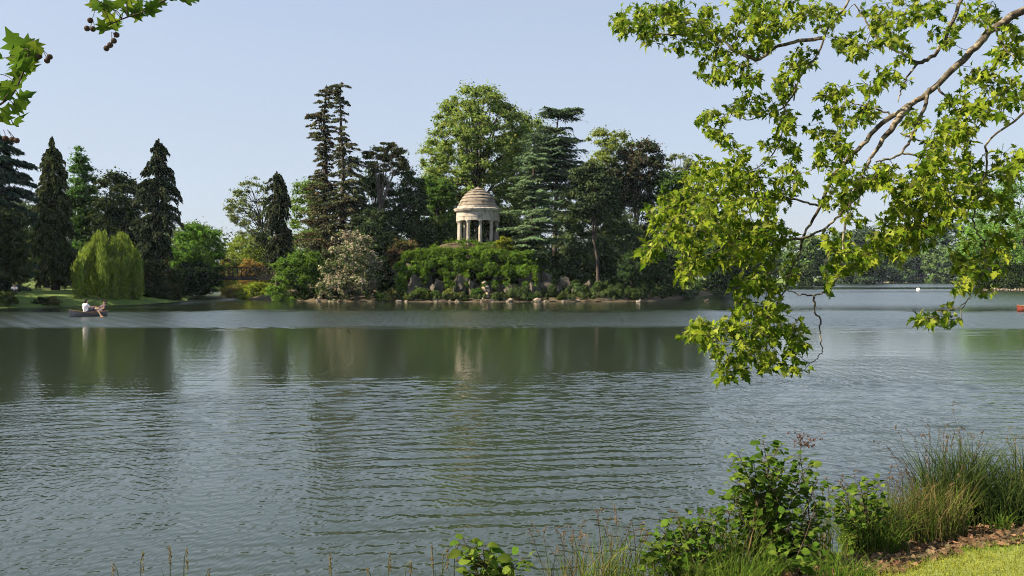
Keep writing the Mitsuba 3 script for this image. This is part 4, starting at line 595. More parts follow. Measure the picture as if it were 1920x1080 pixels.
# the plane tree whose branch hangs in from the right: limbs, twigs grown towards the leaf masses, lobed leaves
pk = thing('plane_tree', 'overhanging plane tree branch with pale mottled limbs and lobed yellow green leaves', 'tree'); r = R('plane branch')
def limb(pts, r0, r1, Y0, Y1, pre=None):
    p = np.array([P(a, b, Y0 + (Y1 - Y0) * i / (len(pts) - 1)) for i, (a, b) in enumerate(pts)])
    if pre is not None: p = np.vstack([np.array(pre, float), p])
    n = 6 * len(p); c = curve(p, n); c[1:-1] += r.normal(0, .006, (n - 2, 3)); return c, np.linspace(r0, r1, n)
TRUNK = [(8.6, 8.2, -.2), (8.5, 8.2, 3.0), (8.3, 8.3, 6.0), (8.4, 8.4, 9.5), (8.3, 8.4, 12.0)]
LIMBS = [limb([(1960, 5), (1916, 21), (1862, 54), (1824, 92), (1787, 129), (1753, 162), (1720, 188), (1674, 217), (1641, 242), (1616, 271), (1587, 300), (1557, 337), (1537, 387), (1527, 404), (1507, 442), (1500, 477)], .072, .012, 9.2, 9.9, [(8.35, 8.3, 5.8), (7.2, 8.8, 5.75)]),
    limb([(1703, 200), (1666, 246), (1641, 283), (1620, 321)], .045, .010, 9.5, 9.3), limb([(1741, 167), (1730, 208), (1716, 242), (1687, 287), (1674, 296), (1641, 304)], .022, .008, 9.4, 8.9),
    limb([(1600, -40), (1589, 4), (1553, 50), (1537, 92), (1512, 129), (1491, 158), (1487, 190)], .036, .009, 10.2, 10.4, [(8.35, 8.3, 9.2), (6.8, 9.6, 7.4)]),
    limb([(1540, 73), (1495, 79), (1453, 90), (1420, 112), (1378, 96), (1345, 75), (1295, 67), (1216, 67), (1174, 46)], .024, .006, 10.3, 10.9), limb([(1420, 112), (1395, 103), (1350, 95), (1300, 45)], .010, .005, 10.6, 11.2),
    limb([(1749, 104), (1770, 71), (1795, 12), (1810, -30)], .022, .022, 10.0, 10.2, [(1749 * 0 + (1720 - 960) / F * 9.9, 9.9, CH + (HY - 119) / F * 9.9)]), limb([(1810, -30), (1830, -120)], .024, .05, 10.2, 9.5), limb([(1720, 119), (1678, 96), (1641, 71), (1616, 33), (1600, 10)], .018, .007, 9.9, 10.3),
    limb([(1720, 119), (1695, 154), (1682, 192)], .014, .006, 9.9, 9.6), limb([(1950, 190), (1916, 212), (1891, 237), (1857, 258), (1845, 275)], .03, .010, 8.7, 8.9, [(8.4, 8.3, 4.6), (6.8, 8.4, 4.3)]),
    limb([(1845, 275), (1850, 310), (1840, 350), (1826, 395), (1828, 430), (1845, 455), (1848, 490), (1835, 530), (1810, 570), (1800, 600)], .011, .004, 8.9, 9.4), limb([(1820, 560), (1795, 575), (1760, 585), (1730, 592)], .005, .003, 9.3, 9.4),
    limb([(1640, 330), (1577, 400), (1542, 431), (1507, 446)], .016, .012, 9.6, 9.8), limb([(1507, 446), (1450, 452), (1403, 450), (1350, 440), (1290, 430), (1240, 445)], .017, .005, 9.8, 9.6), limb([(1403, 450), (1365, 462), (1320, 480)], .009, .004, 9.7, 9.4),
    limb([(1590, 395), (1582, 440), (1580, 480), (1577, 512)], .016, .008, 9.5, 9.3, [tuple(P(1616, 330, 9.4))]), limb([(1577, 512), (1560, 535), (1535, 552), (1507, 554), (1473, 543), (1440, 545)], .012, .005, 9.3, 9.6),
    limb([(1527, 556), (1527, 581), (1538, 600), (1538, 631), (1542, 654), (1519, 681)], .012, .004, 9.35, 9.3), limb([(1500, 477), (1485, 500), (1473, 543), (1455, 575), (1430, 600)], .012, .006, 9.9, 9.7), limb([(1430, 600), (1400, 610), (1350, 620), (1300, 625)], .006, .003, 9.7, 9.5), limb([(1430, 600), (1430, 640), (1400, 670), (1375, 695)], .006, .003, 9.7, 9.8),
    limb([(1537, 387), (1480, 372), (1420, 360), (1360, 352), (1310, 360)], .014, .004, 9.9, 10.3), limb([(1674, 217), (1640, 205), (1590, 190), (1560, 172)], .012, .004, 9.6, 9.9), limb([(1491, 158), (1470, 200), (1440, 215), (1400, 225), (1370, 215)], .012, .004, 10.4, 10.3), limb([(1470, 200), (1465, 250), (1440, 300), (1390, 325), (1345, 330)], .010, .004, 10.4, 10.2),
    limb([(1753, 162), (1790, 190), (1830, 200), (1870, 180)], .014, .005, 9.4, 9.0), limb([(1687, 287), (1740, 300), (1790, 330), (1830, 340)], .012, .005, 9.2, 9.1), limb([(1740, 300), (1730, 350), (1740, 400), (1720, 440)], .009, .004, 9.2, 9.4), limb([(1687, 250), (1760, 265), (1800, 240)], .010, .004, 9.3, 9.0), limb([(1862, 54), (1880, 90), (1900, 110)], .012, .005, 9.2, 8.9)]
tp = curve(TRUNK, 24); part(pk, 'trunk', tube(tp, np.linspace(.34, .18, 24), 14), 'plane_bark', smooth=True)
nodes = []
for c, rad in LIMBS: part(pk, 'limb', tube(c, rad, 8), 'plane_bark', smooth=True); nodes.append(c[len(c) // 6:])
nodes = np.vstack(nodes); nodes = nodes[(nodes[:, 2] < 6.2)]
BL = [(1160, 50, 25, 22), (1190, 25, 40, 25), (1235, 45, 45, 40), (1290, 25, 55, 28), (1330, 70, 50, 40), (1275, 90, 25, 18, .5), (1340, 128, 35, 24), (1380, 138, 50, 20), (1420, 60, 50, 45), (1470, 30, 45, 30), (1400, 12, 50, 20), (1500, 105, 35, 25, .6), (1535, 30, 40, 30), (1470, 165, 28, 25), (1507, 121, 20, 15), (1600, 100, 15, 14), (1400, 195, 38, 22), (1335, 230, 34, 24), (1345, 258, 22, 18), (1470, 215, 32, 35), (1380, 290, 25, 18), (1465, 285, 35, 32), (1325, 305, 30, 15, .6), (1550, 230, 35, 30), (1557, 172, 30, 18), (1597, 83, 45, 22), (1645, 30, 30, 25), (1700, 25, 50, 25, .7), (1685, 90, 35, 25, .6), (1610, 208, 32, 25), (1565, 288, 45, 30), (1675, 150, 30, 18, .5), (1795, 222, 40, 45), (1780, 275, 50, 40), (1855, 195, 30, 30, .8), (1890, 105, 35, 25), (1840, 25, 35, 25), (1782, 85, 15, 15), (1895, 170, 25, 30), (1890, 295, 35, 25, .8), (1740, 15, 40, 20, .8), (1660, 60, 35, 25, .7), (1830, 150, 35, 25, .7), (1885, 62, 28, 20, .8), (1720, 235, 30, 22, .8), (1640, 150, 30, 20, .7), (1760, 60, 25, 20, .6),
    (1250, 395, 40, 35), (1300, 360, 45, 35), (1350, 345, 40, 30), (1215, 475, 22, 18), (1255, 440, 35, 30), (1310, 430, 45, 40), (1300, 490, 40, 25), (1350, 400, 40, 40), (1370, 470, 40, 30), (1400, 360, 45, 30), (1420, 420, 40, 35), (1450, 375, 35, 30), (1480, 340, 30, 25), (1400, 330, 50, 20), (1345, 320, 45, 18), (1290, 520, 20, 15), (1430, 480, 35, 25, .8), (1460, 440, 30, 25),
    (1560, 370, 35, 25, .5), (1590, 340, 40, 30), (1640, 325, 40, 25), (1700, 330, 50, 30), (1760, 340, 50, 35), (1820, 330, 40, 30), (1600, 400, 25, 35, .6), (1570, 450, 30, 30, .8), (1600, 490, 30, 28), (1640, 470, 35, 25), (1655, 440, 25, 25, .7), (1690, 420, 40, 35), (1740, 400, 45, 35), (1720, 450, 35, 30), (1680, 370, 30, 25), (1790, 390, 35, 30), (1840, 365, 35, 25), (1880, 330, 30, 25, .6), (1680, 480, 20, 15, .6), (1560, 500, 20, 15),
    (1400, 540, 30, 25), (1440, 525, 30, 25), (1400, 575, 25, 25), (1480, 500, 25, 20, .6), (1560, 530, 15, 18), (1440, 575, 30, 22), (1380, 610, 40, 22), (1300, 620, 32, 18), (1285, 628, 15, 10), (1330, 612, 30, 18), (1340, 655, 28, 16), (1370, 680, 35, 28), (1410, 640, 40, 25), (1360, 708, 16, 12), (1450, 610, 40, 25), (1490, 620, 25, 22), (1430, 680, 30, 20), (1460, 670, 25, 15), (1500, 650, 22, 20), (1485, 690, 20, 12), (1505, 698, 12, 8),
    (1810, 480, 25, 30, .8), (1850, 500, 30, 25, .7), (1800, 530, 20, 20), (1740, 595, 30, 12), (1780, 590, 22, 14), (1725, 600, 12, 7), (1850, 545, 15, 10), (1870, 460, 30, 30, .6), (1890, 400, 25, 40, .5)]
S = []
for b in BL:
    x, y, rx, ry = b[:4]; m = max(2, int(round(math.pi * rx * ry / 128 * (b[4] if len(b) > 4 else 1))))
    a, q = r.uniform(0, 6.28, m), np.sqrt(r.random(m)); c = P(x, y, 9.6); near = nodes[np.argmin(np.linalg.norm((nodes - c) * [1, .4, 1], axis=1))]
    Yd = near[1] + r.normal(0, .45, m); S += [P(x + rx * q_ * math.cos(a_), y + ry * q_ * math.sin(a_), yd) for a_, q_, yd in zip(a, q, Yd)]
S = np.array(S); N_ = nodes.copy(); dmin = np.array([np.min(np.linalg.norm(N_ - s, axis=1)) for s in S]); tw, LP, LU = [], [], []
for s in S[np.argsort(dmin)]:
    w = np.linalg.norm((N_ - s) * [1, .8, 1.0], axis=1) + 0.25 * np.maximum(0, s[2] - N_[:, 2]); a = N_[np.argmin(w)]; L = np.linalg.norm(s - a)
    c = curve([a, a * .6 + s * .4 + r.normal(0, .09 * L, 3), a * .25 + s * .75 + r.normal(0, .07 * L, 3), s], 7); tw.append(tube(c, np.linspace(.0042 + .0022 * min(L, 1.5), .0022, 7), 3)); N_ = np.vstack([N_, c[2:]])
    m = r.integers(5, 9); d = unit(s - c[4])
    for q in range(m):
        f = 1 - .9 * (q / m) ** 1.3 * min(1, .32 / max(L, .05)); p0 = c[0] + (s - c[0]) * f if L < .1 else np.array([np.interp(f, np.linspace(0, 1, 7), c[:, k]) for k in range(3)])
        u = unit(d * .5 + r.normal(0, .8, 3) + np.array([0, 0, -.35])); LP.append(p0 + u * .03); LU.append(u + np.array([0, 0, -.25])); tw.append(tube([p0, p0 + u * .03], .0015, 3)) if q < 1 else None
part(pk, 'twig', join(tw), 'twig_bark', kind='stuff', smooth=True)
LP, LU = np.array(LP), np.array(LU); n = len(LP); LN = unit(r.normal(0, .62, (n, 3)) + np.array([-.35, -.25, .75]))
LEAFC = [(0.205, 0.28, 0.022), (0.155, 0.24, 0.02), (0.25, 0.315, 0.035), (0.075, 0.145, 0.012), (0.26, 0.32, 0.06), (0.06, 0.12, 0.012), (0.13, 0.20, 0.016)]
leaf_set(pk, 'leaf', placements(LP, LU, LN, np.clip(r.normal(.068, .025, n), .028, .13)), r, LOBED, LEAFC, 300)

# sprays at the upper left corner, from a tree standing left of the frame
def spray(label, branch, rad, leaves, balls, Y):
    k = thing('plane_spray', label, 'branch', None); r = R(label); c = curve([P(*b) for b in branch], 26); part(k, 'stem', tube(c, np.linspace(rad, .003, 26), 7), 'twig_bark', smooth=True)
    pos, U, N, s, st = [], [], [], [], []
    for px, py, ang, sz, face in leaves:
        yd = Y + r.normal(0, .12); b = P(px, py, yd); a = math.radians(ang); u = np.array([math.cos(a), r.normal(0, .25), -math.sin(a)]); nn = np.array([r.normal(0, .3), -face, r.normal(.1, .3) + (1 - face) * .9]); pos.append(b); U.append(u); N.append(nn); s.append(.86 * sz / F * yd)
        near = c[np.argmin(np.linalg.norm(c - b, axis=1))]; st.append(tube(curve([near, (near + b) / 2 + [0, 0, .015], b], 5), .0022, 4))
    leaf_set(k, 'leaf', placements(np.array(pos), np.array(U), np.array(N), np.array(s)), r, LOBED, [(0.07, 0.145, 0.016), (0.10, 0.18, 0.018), (0.15, 0.215, 0.022), (0.06, 0.125, 0.016), (0.085, 0.16, 0.017)], 60)
    part(k, 'leaf_stalk', join(st), 'twig_bark', kind='stuff', smooth=True)
    for px, py, bx, by in balls:
        ce = P(px, py, Y); v = trimesh.creation.icosphere(subdivisions=3); vv = np.array(v.vertices); vv = vv * (1 + .10 * meshkit.noise(vv * 9 + px, 3))[:, None] * (5.0 / F * Y)
        bk = part(k, 'seed_ball', (vv + ce, np.array(v.faces)), 'seed'); part(bk, 'stalk', tube(curve([P(bx, by, Y), (P(bx, by, Y) + ce) / 2 + [.005, 0, -.004], ce], 6), .0016, 5), 'twig_bark', smooth=True)
scene['seed'] = rough(lambda p, n, uv: mix((0.03, 0.02, 0.018), (0.09, 0.06, 0.045), noise(p.x * 400, p.y * 400, p.z * 400)), .9)
r = R('sp1')
lv = [(60, 85, 200, 52, .6), (62, 84, 165, 50, .8), (58, 88, 120, 44, .5), (66, 80, 60, 40, .5), (70, 92, 100, 42, .8), (50, 95, 215, 62, .9), (55, 110, 240, 66, .95), (45, 118, 190, 62, .9), (40, 130, 225, 60, .9), (48, 135, 285, 46, .8), (52, 140, 330, 44, .7), (50, 125, 20, 36, .6), (42, 150, 250, 60, .95), (38, 152, 200, 52, .8), (46, 150, 345, 40, .9), (35, 165, 280, 54, .9), (30, 170, 220, 48, .8), (45, 160, 300, 52, .85), (25, 180, 180, 45, .7), (15, 188, 260, 46, .8), (20, 200, 300, 50, .85), (30, 205, 340, 42, .7), (34, 215, 280, 48, .9), (12, 215, 250, 44, .8), (8, 230, 290, 46, .85), (28, 235, 290, 40, .8), (4, 165, 150, 50, .8), (2, 140, 170, 46, .8), (8, 110, 150, 40, .7), (-6, 200, 330, 50, .8), (38, 185, 330, 38, .6), (40, 100, 250, 60, .95), (60, 100, 285, 46, .9), (30, 120, 265, 58, .95), (55, 125, 300, 50, .9), (20, 150, 255, 55, .95), (0, 190, 280, 50, .9)]
lv = [v for i, v in enumerate(lv) if i % 3 != 2]
spray('hanging plane spray with dark green leaves at the left picture edge', [(-160, 262, 4.3), (-60, 225, 4.4), (5, 195, 4.45), (30, 172, 4.5), (45, 140, 4.5), (58, 100, 4.5), (62, 86, 4.5)], .009, lv, [(76, 107, 70, 92), (91, 115, 82, 94), (96, 108, 82, 94), (12, 260, 8, 244), (25, 262, 16, 244), (33, 264, 16, 244)], 4.5)
lv = [(a_, b_ + 5, c_, d_, e_) for a_, b_, c_, d_, e_ in [(190, 8, 190, 34, .7), (195, 14, 215, 36, .8), (205, 5, 160, 36, .7), (215, 15, 230, 40, .9), (225, 10, 270, 40, .9), (235, 20, 300, 38, .85), (215, 40, 240, 40, .8), (205, 48, 190, 34, .6), (222, 45, 285, 34, .85), (200, 55, 240, 40, .95), (215, 52, 290, 38, .9), (240, 5, 300, 40, .9), (260, 15, 265, 34, .85), (255, 30, 285, 44, .9), (262, 34, 250, 40, .85), (275, 20, 330, 30, .7), (283, 25, 290, 46, .9), (285, 20, 250, 32, .7), (300, 8, 300, 26, .6), (312, 8, 240, 18, .5), (350, 2, 296, 46, .7), (352, 0, 322, 36, .6), (330, -2, 270, 30, .8), (265, -2, 100, 30, .7), (240, -5, 140, 34, .8), (185, -2, 200, 30, .7), (320, -6, 250, 24, .6)]]
spray('plane twig with backlit leaves and seed balls at the top left', [(420, -80, 4.2), (370, -32, 4.3), (330, -8, 4.35), (300, 8, 4.4), (270, 25, 4.4), (238, 35, 4.4), (215, 45, 4.4), (200, 52, 4.4)], .007, lv, [(172, 40, 180, 22), (166, 55, 176, 42), (177, 56, 178, 42), (216, 78, 214, 62), (209, 86, 212, 62), (202, 92, 208, 80), (221, 67, 216, 55)], 4.4)
k = thing('plane_tree', 'plane tree trunk out of view that carries the upper left sprays', 'tree'); tp = curve([(-4.6, 2.6, .2), (-4.6, 2.7, 3.2), (-4.4, 2.8, 6.5)], 12); part(k, 'trunk', tube(tp, np.linspace(.3, .16, 12), 12), 'plane_bark', smooth=True)
for e in (P(-160, 262, 4.3), P(420, -80, 4.2)): part(k, 'limb', tube(curve([tp[8], (tp[8] + e) / 2 + [0, 0, .25], e], 14), np.linspace(.06, .009, 14), 8), 'plane_bark', smooth=True)

# ---------------------------------------------------------------- the near bank
def blades(base, tip, w, rng, seg=5, sag=0.3):
    """curved grass blades from base to tip, hanging over at the end"""
    n = len(base); t = np.linspace(0, 1, seg)[None, :, None]; h = tip - base; up = np.zeros_like(h); up[:, 2] = np.linalg.norm(h, axis=1)
    c1 = base + up * rng.uniform(.45, .75, (n, 1)); p = (1 - t) ** 2 * base[:, None] + 2 * t * (1 - t) * c1[:, None] + t ** 2 * tip[:, None]
    a = rng.uniform(0, np.pi, n); sd = np.stack([np.cos(a), np.sin(a), 0 * a], 1)[:, None] * np.broadcast_to(w, n)[:, None, None] * (1 - t ** 2 * .93) * .5
    v = np.stack([p - sd, p + sd], 2).reshape(n, -1, 3); m = 2 * seg; f = []
    for q in range(seg - 1): f += [(2 * q, 2 * q + 1, 2 * q + 3), (2 * q, 2 * q + 3, 2 * q + 2)]
    return v.reshape(-1, 3), (np.array(f)[None] + m * np.arange(n)[:, None, None]).reshape(-1, 3), m
def tussock(label, cx, cy, rad, n, h, spread, w, cols, seeds=0, cat='grass plant', name='grass_tussock', sway=(0, 0)):
    k = thing(name, label, cat); r = R(label); a, q = r.uniform(0, 6.28, n), np.sqrt(r.random(n)) * rad
    b = np.stack([cx + q * np.cos(a), cy + q * np.sin(a) * .7], 1); b = np.c_[b, gz(b[:, 0], b[:, 1]) - .02]; hh = h * r.uniform(.45, 1.05, n); o = r.normal(0, spread, (n, 2)) * hh[:, None] + (b[:, :2] - [cx, cy]) * .5
    tip = b + np.c_[o + np.array(sway) * hh[:, None], hh * r.uniform(.75, 1, n)]; v, f, m = blades(b, tip, w * r.uniform(.6, 1.2, n), r)
    part(k, 'blades', (v, f), 'leaf', kind='stuff', smooth=True, color=np.repeat(np.array(cols)[r.integers(0, len(cols), n)] * np.exp(r.normal(0, .2, (n, 1))), m, 0))
    if seeds:
        i = r.choice(np.argsort(-hh)[:seeds * 2], seeds, replace=False); ms, pos, U = [], [], []
        for q in i:
            t0 = tip[q] + [r.normal(0, .03), r.normal(0, .03), r.uniform(.0, .09)]; c = curve([b[q], (b[q] + t0) / 2 + [0, 0, .06], t0, t0 + [r.normal(0, .04), 0, -r.uniform(-.02, .05)]], 9); ms.append(tube(c, np.linspace(.0022, .001, 9), 3))
            for e in r.uniform(.72, 1, 14): j_ = e * 8; p = c[int(j_)] * (1 - j_ % 1) + c[min(8, int(j_) + 1)] * (j_ % 1); pos.append(p + r.normal(0, .006, 3)); U.append(c[8] - c[6] + r.normal(0, .02, 3))
        pos, U = np.array(pos), np.array(U); part(k, 'stalk', join(ms), 'twig_bark', kind='stuff', smooth=True); part(k, 'seed_head', cards(pos, U, rand_dir(r, len(pos)), .022, .007), 'leaf', kind='stuff', color=tints(r, len(pos), (.17, .125, .07), .2, .1))
    return k
def leafy(label, cx, cy, stems, size, cols, n_parts, spread=.05, cat='shrub', name='leafy_shrub', every=.0105):
    """stems with alternate rounded leaves; stems are tips (x, y, z)"""
    k = thing(name, label, cat); r = R(label); ms, pos, U = [], [], []
    for tip in stems:
        b = np.array([cx + r.normal(0, spread), cy + r.normal(0, spread), 0]); b[2] = g1(b[0], b[1]) - .03; tip = np.array(tip); L = np.linalg.norm(tip - b); c = curve([b, b * .6 + tip * .4 + r.normal(0, .05 * L, 3) + [0, 0, .08 * L], tip], 12); ms.append(tube(c, np.linspace(.006, .002, 12), 5))
        for f in np.arange(.18, 1.0, every / L):
            a = r.uniform(0, 6.28); p = np.array([np.interp(f, np.linspace(0, 1, 12), c[:, q]) for q in range(3)]); u = np.array([math.cos(a), math.sin(a), r.normal(.25, .3)]); ln = r.uniform(.02, .06) + .07 * (1 - f) * r.random(); ms.append(tube([p, p + u * ln], .0013, 3)); pos.append(p + u * ln); U.append(u)
    part(k, 'stem', join(ms), 'twig_bark', kind='stuff', smooth=True); pos, U = np.array(pos), np.array(U); n = len(pos)
    leaf_set(k, 'leaf', placements(pos, U, unit(r.normal(0, .5, (n, 3)) + [-.2, -.15, .8]), size * r.uniform(.6, 1.2, n)), r, OVAL, cols, n_parts)
    return k
GL = [(0.07, 0.145, 0.02), (0.095, 0.175, 0.024), (0.14, 0.21, 0.034), (0.05, 0.11, 0.016), (0.09, 0.15, 0.024)]
def tips(lst, Y, r=None, j=.12):
    r = np.random.default_rng(len(lst) * 7 + int(lst[0][0])); return [P(a, b, Y + r.normal(0, j)) for a, b in lst]
leafy('tall broad leaved shrub with upright shoots at the water edge', 1.62, 5.5, tips([(1368, 865), (1385, 850), (1405, 905), (1432, 826), (1440, 850), (1462, 838), (1480, 860), (1500, 852), (1520, 872), (1535, 900), (1350, 930), (1380, 940), (1420, 930), (1450, 910), (1490, 925), (1530, 945), (1560, 960), (1345, 985), (1390, 990), (1440, 975), (1480, 985), (1520, 1000), (1550, 1010), (1400, 1030), (1450, 1030), (1500, 1045), (1340, 1020), (1370, 900), (1470, 880), (1415, 870), (1510, 910), (1360, 960), (1465, 950), (1540, 985), (1425, 1000), (1490, 1015)], 5.45), .050, GL, 280, .15)
leafy('fresh green shrub with small leaves behind the soil strip', 2.42, 5.85, tips([(1590, 912), (1612, 900), (1630, 908), (1650, 905), (1575, 935), (1600, 945), (1640, 940), (1625, 960), (1580, 970), (1610, 985), (1650, 965), (1560, 950)], 5.85), .052, GL[1:], 60, .05)
leafy('low leafy shrub left of the tall shrub', 1.12, 5.3, tips([(1265, 966), (1240, 995), (1275, 985), (1258, 980), (1305, 972), (1322, 968), (1335, 960), (1222, 1030), (1272, 1010), (1300, 985), (1318, 1010), (1250, 1035), (1290, 1035), (1325, 1045), (1230, 1050), (1340, 985), (1260, 1065), (1310, 1070)], 5.25), .052, GL, 90, .14)
leafy('leafy sprig rising at the bottom picture edge', -.08, 4.95, tips([(868, 1012), (885, 1030), (905, 1028), (930, 1045), (985, 1048), (960, 1060), (880, 1055), (945, 1070), (915, 1060)], 4.95), .062, GL[:3], 60, .07)
leafy('single thin sprig with two leaves among the reeds', .72, 5.6, tips([(1185, 978), (1180, 995)], 5.6), .07, GL, 8, .02, 'plant', 'sprig', .1)
leafy('low leaves spilling over the soil below the tall shrub', 1.72, 5.12, tips([(1470, 1048), (1545, 1052), (1505, 1062), (1440, 1060), (1580, 1050)], 5.1), .06, GL, 20, .06)
DG = [(0.035, 0.065, 0.018), (0.05, 0.085, 0.024), (0.075, 0.10, 0.03)]; LG = [(0.10, 0.18, 0.024), (0.13, 0.20, 0.03), (0.075, 0.145, 0.022)]; DRY = [(0.15, 0.145, 0.05), (0.10, 0.12, 0.035), (0.20, 0.155, 0.075), (0.08, 0.105, 0.028)]
tussock('large dark tussock of arching grass on the right bank', 3.35, 6.45, .24, 900, .78, .27, .010, DG, 18)
tussock('dark grass tussock cut by the right picture edge', 3.95, 6.55, .22, 380, .66, .32, .010, DG + DRY[:1], 8)
tussock('lower dark tussock behind the bare soil', 3.60, 6.25, .25, 320, .52, .34, .010, DG, 0)
tussock('thin brownish reeds left of the large dark tussock', 2.72, 6.2, .28, 800, .56, .22, .006, DRY + LG[:1], 14)
tussock('dry rush clump between shrub and reeds', 2.98, 6.0, .22, 520, .52, .22, .006, DRY + LG[:1], 8)
tussock('wispy reeds bending over the water behind the shrubs', 2.2, 6.5, .28, 260, .66, .22, .006, DRY + DG, 14, sway=(-.12, 0))
tussock('green sedge clump in front of the brown reeds', 2.45, 5.75, .22, 330, .42, .35, .007, LG + DRY[:2], 0)
tussock('tall reed stalks left of the low shrub', .62, 5.5, .22, 150, .60, .22, .007, DRY + LG, 14)
tussock('bent reed stalks at the bottom edge left of the low shrub', .42, 5.2, .20, 130, .48, .30, .007, DRY + LG, 10)
tussock('grass under the low shrub at the bottom edge', .95, 5.05, .28, 240, .30, .36, .007, LG + DRY[:2], 0)
tussock('light green grass clump at the bottom edge below the tall shrub', 1.32, 4.98, .24, 330, .27, .36, .006, LG, 0)
tussock('grassy tuft mixed with dry stems left of the tall shrub', 1.35, 5.35, .24, 170, .52, .24, .006, DRY + LG, 8)
tussock('small pale grass tuft at the edge of the bare soil', 3.42, 5.95, .06, 30, .22, .5, .010, LG, 0)
tussock('short grass tuft at the lawn corner', 1.86, 4.75, .16, 260, .26, .35, .006, LG, 0)
REEDS = [(262, 1040, 5.0, .02), (316, 1030, 5.0, -.02), (344, 1034, 4.9, .03), (215, 1062, 4.9, -.08), (385, 1072, 4.9, .03), (618, 1046, 5.0, -.03), (728, 1040, 5.0, .01), (762, 1058, 5.0, .06), (810, 1030, 5.0, -.03), (832, 1034, 5.0, .05), (853, 1018, 5.0, .02), (692, 1072, 4.9, -.06)]
for i, (px, py, Y, lean) in enumerate(REEDS):
    k = thing('reed_stalk', ('first', 'second', 'third', 'fourth', 'fifth', 'sixth', 'seventh', 'eighth', 'ninth', 'tenth', 'eleventh', 'twelfth')[sorted(x[0] for x in REEDS).index(px)] + ' from the left of the single reed stalks along the bottom edge', 'reed', 'single reed stalks along the bottom edge'); r = R(f'reed{i}'); tip = P(px, py, Y); b = np.array([tip[0] - lean, tip[1], g1(tip[0], tip[1]) - .05]); c = curve([b, (b + tip) / 2 + [lean * .2, 0, 0], tip, tip + [lean * .3 + .006, 0, .012]], 10); part(k, 'stem', tube(c, np.linspace(.0045, .0022, 10), 5), 'reed_green', smooth=True)
    m = 46; t_ = r.uniform(.0, .13, m); pos = c[-1] - np.array([lean * .3, 0, 1])[None] * t_[:, None] + r.normal(0, .004, (m, 3)); part(k, 'seed_head', cards(pos, np.array([lean, 0, 1.0]) + r.normal(0, .35, (m, 3)), rand_dir(r, m), .020, .006), 'leaf', kind='stuff', color=tints(r, m, (.20, .17, .08), .2, .1))
    v, f, m = blades(np.tile(c[3], (3, 1)), c[5] + r.normal(0, .07, (3, 3)) + [0, 0, .06], .009, r); part(k, 'blade', (v, f), 'leaf', kind='stuff', color=np.tile((.08, .11, .03), (len(v), 1)))
scene['reed_green'] = plain((.10, .115, .04), .7)
k = thing('dried_umbel', 'reddish brown dried flower head above the tall shrub', 'flower'); r = R('umbel'); top = P(1503, 838, 5.6); b = np.array([1.75, 5.62, g1(1.75, 5.62)]); ms = [tube(curve([b, (b + top) / 2 + [.03, 0, 0], top], 10), .0025, 4)]; pos = []
for q in range(26): e = top + np.array([r.normal(0, .055), r.normal(0, .045), abs(r.normal(.045, .03))]); ms.append(tube([top, e], .0012, 3)); pos += [e + r.normal(0, .006, 3) for _ in range(4)]
part(k, 'stem', join(ms), 'twig_bark', kind='stuff', smooth=True); pos = np.array(pos); part(k, 'flower', cards(pos, rand_dir(r, len(pos)), rand_dir(r, len(pos)), .016, .012), 'leaf', kind='stuff', color=tints(r, len(pos), (.13, .065, .05), .2, .1))
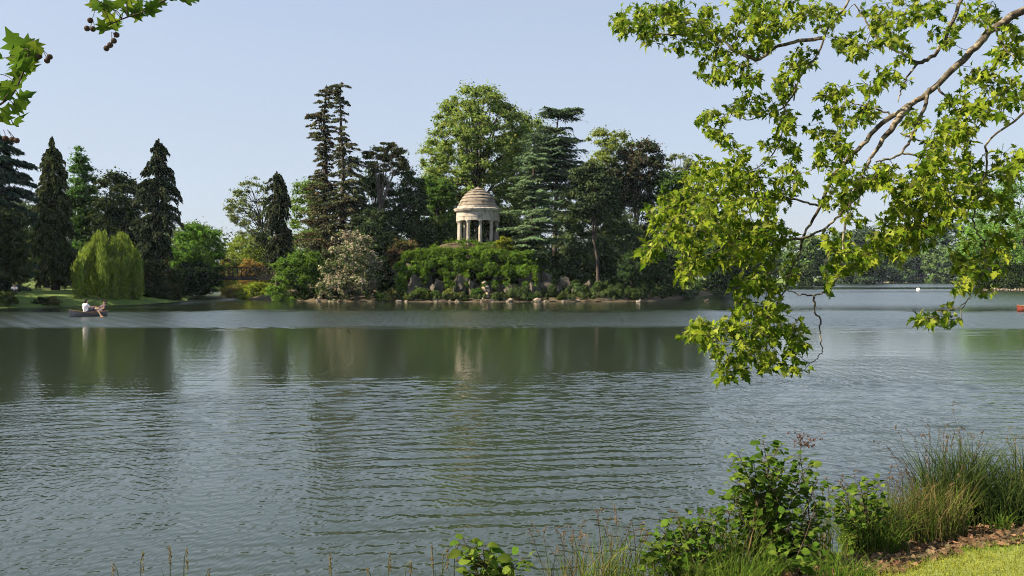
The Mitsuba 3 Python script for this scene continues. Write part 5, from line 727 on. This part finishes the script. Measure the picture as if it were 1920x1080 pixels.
# lawn in the corner, its blades, and the litter on the bare soil
edge = lambda x: 4.93 + .52 * (x - 2.0) + .05 * np.sin(x * 5) + .03 * np.sin(x * 13)
xs = np.linspace(-3.0, 7, 90); ts = np.linspace(0, 1, 40); XX, TT = np.meshgrid(xs, ts, indexing='ij'); YY = -5 + (edge(XX) + 5) * TT; n, m = XX.shape
i, j = np.meshgrid(np.arange(n - 1), np.arange(m - 1), indexing='ij'); q = np.stack([i * m + j, (i + 1) * m + j, (i + 1) * m + j + 1, i * m + j + 1], -1).reshape(-1, 4)
scene['lawn_soil'] = rough(lambda p, n, uv: mix((0.08, 0.105, 0.025), (0.13, 0.16, 0.035), fbm(p.x * 9, p.y * 9, 0., 4)), .95)
struct('lawn', (np.stack([XX, YY, gz(XX, YY) + .012], -1).reshape(-1, 3), np.vstack([q[:, [0, 1, 2]], q[:, [0, 2, 3]]])), 'lawn_soil', 'short sunlit lawn in the lower right corner', smooth=True)
r = R('lawn grass'); n = 34000; bx = r.uniform(1.0, 5.2, n); by = edge(bx) + .06 - r.random(n) ** 1.2 * 1.9; b = np.c_[bx, by, gz(bx, by)]; ln = r.uniform(.02, .05, n); tip = b + np.c_[r.normal(0, .45, (n, 2)) * ln[:, None], ln]
v, f, m = blades(b, tip, .0042, r, 3); k = numbered('grass'); pat = meshkit.fbm(np.c_[bx * 2.2, by * 2.2, 0 * bx], 3, 5)[:, None]
colr = np.where(pat > .52, (0.235, 0.265, 0.04), (0.15, 0.225, 0.032)) * np.exp(r.normal(0, .22, (n, 1))); scene[k] = mikit.ply((v, f), 'leaf', color=np.repeat(colr, m, 0)); labels[k] = {'label': 'short grass blades of the sunlit lawn', 'category': 'grass', 'kind': 'stuff'}
r = R('litter'); n = 3200; bx = r.uniform(.8, 5.5, n); by = edge(bx) - .03 + r.random(n) ** 1.3 * 1.0; pos = np.c_[bx, by, gz(bx, by) + r.uniform(.004, .03, n)]; k = numbered('leaf_litter'); L = r.uniform(.025, .075, n); Nn = unit(r.normal(0, .45, (n, 3)) + [0, 0, 1])
scene[k] = mikit.ply(cards(pos, np.cross(Nn, rand_dir(r, n)), Nn, L, L * .7, .25), 'leaf', color=tints(r, n, (.20, .14, .085), .35, .12)); labels[k] = {'label': 'dry brown fallen leaves on the bare soil strip', 'category': 'leaves', 'kind': 'stuff'}

# ---------------------------------------------------------------- haze over the lake
scene['haze_air'] = {'type': 'homogeneous', 'albedo': {'type': 'rgb', 'value': [0.94, 0.95, 0.96]}, 'sigma_t': {'type': 'rgb', 'value': [0.00005, 0.00006, 0.00008]}}
scene['haze'] = {'type': 'cube', 'to_world': T().translate([0, 0, 15.5]).scale([3200, 3200, 18.0]), 'bsdf': {'type': 'null'}, 'interior': {'type': 'ref', 'id': 'haze_air'}}
labels['haze'] = {'label': 'thin summer haze over the lake', 'category': 'haze', 'kind': 'stuff'}
scene['camera']['medium'] = {'type': 'ref', 'id': 'haze_air'}
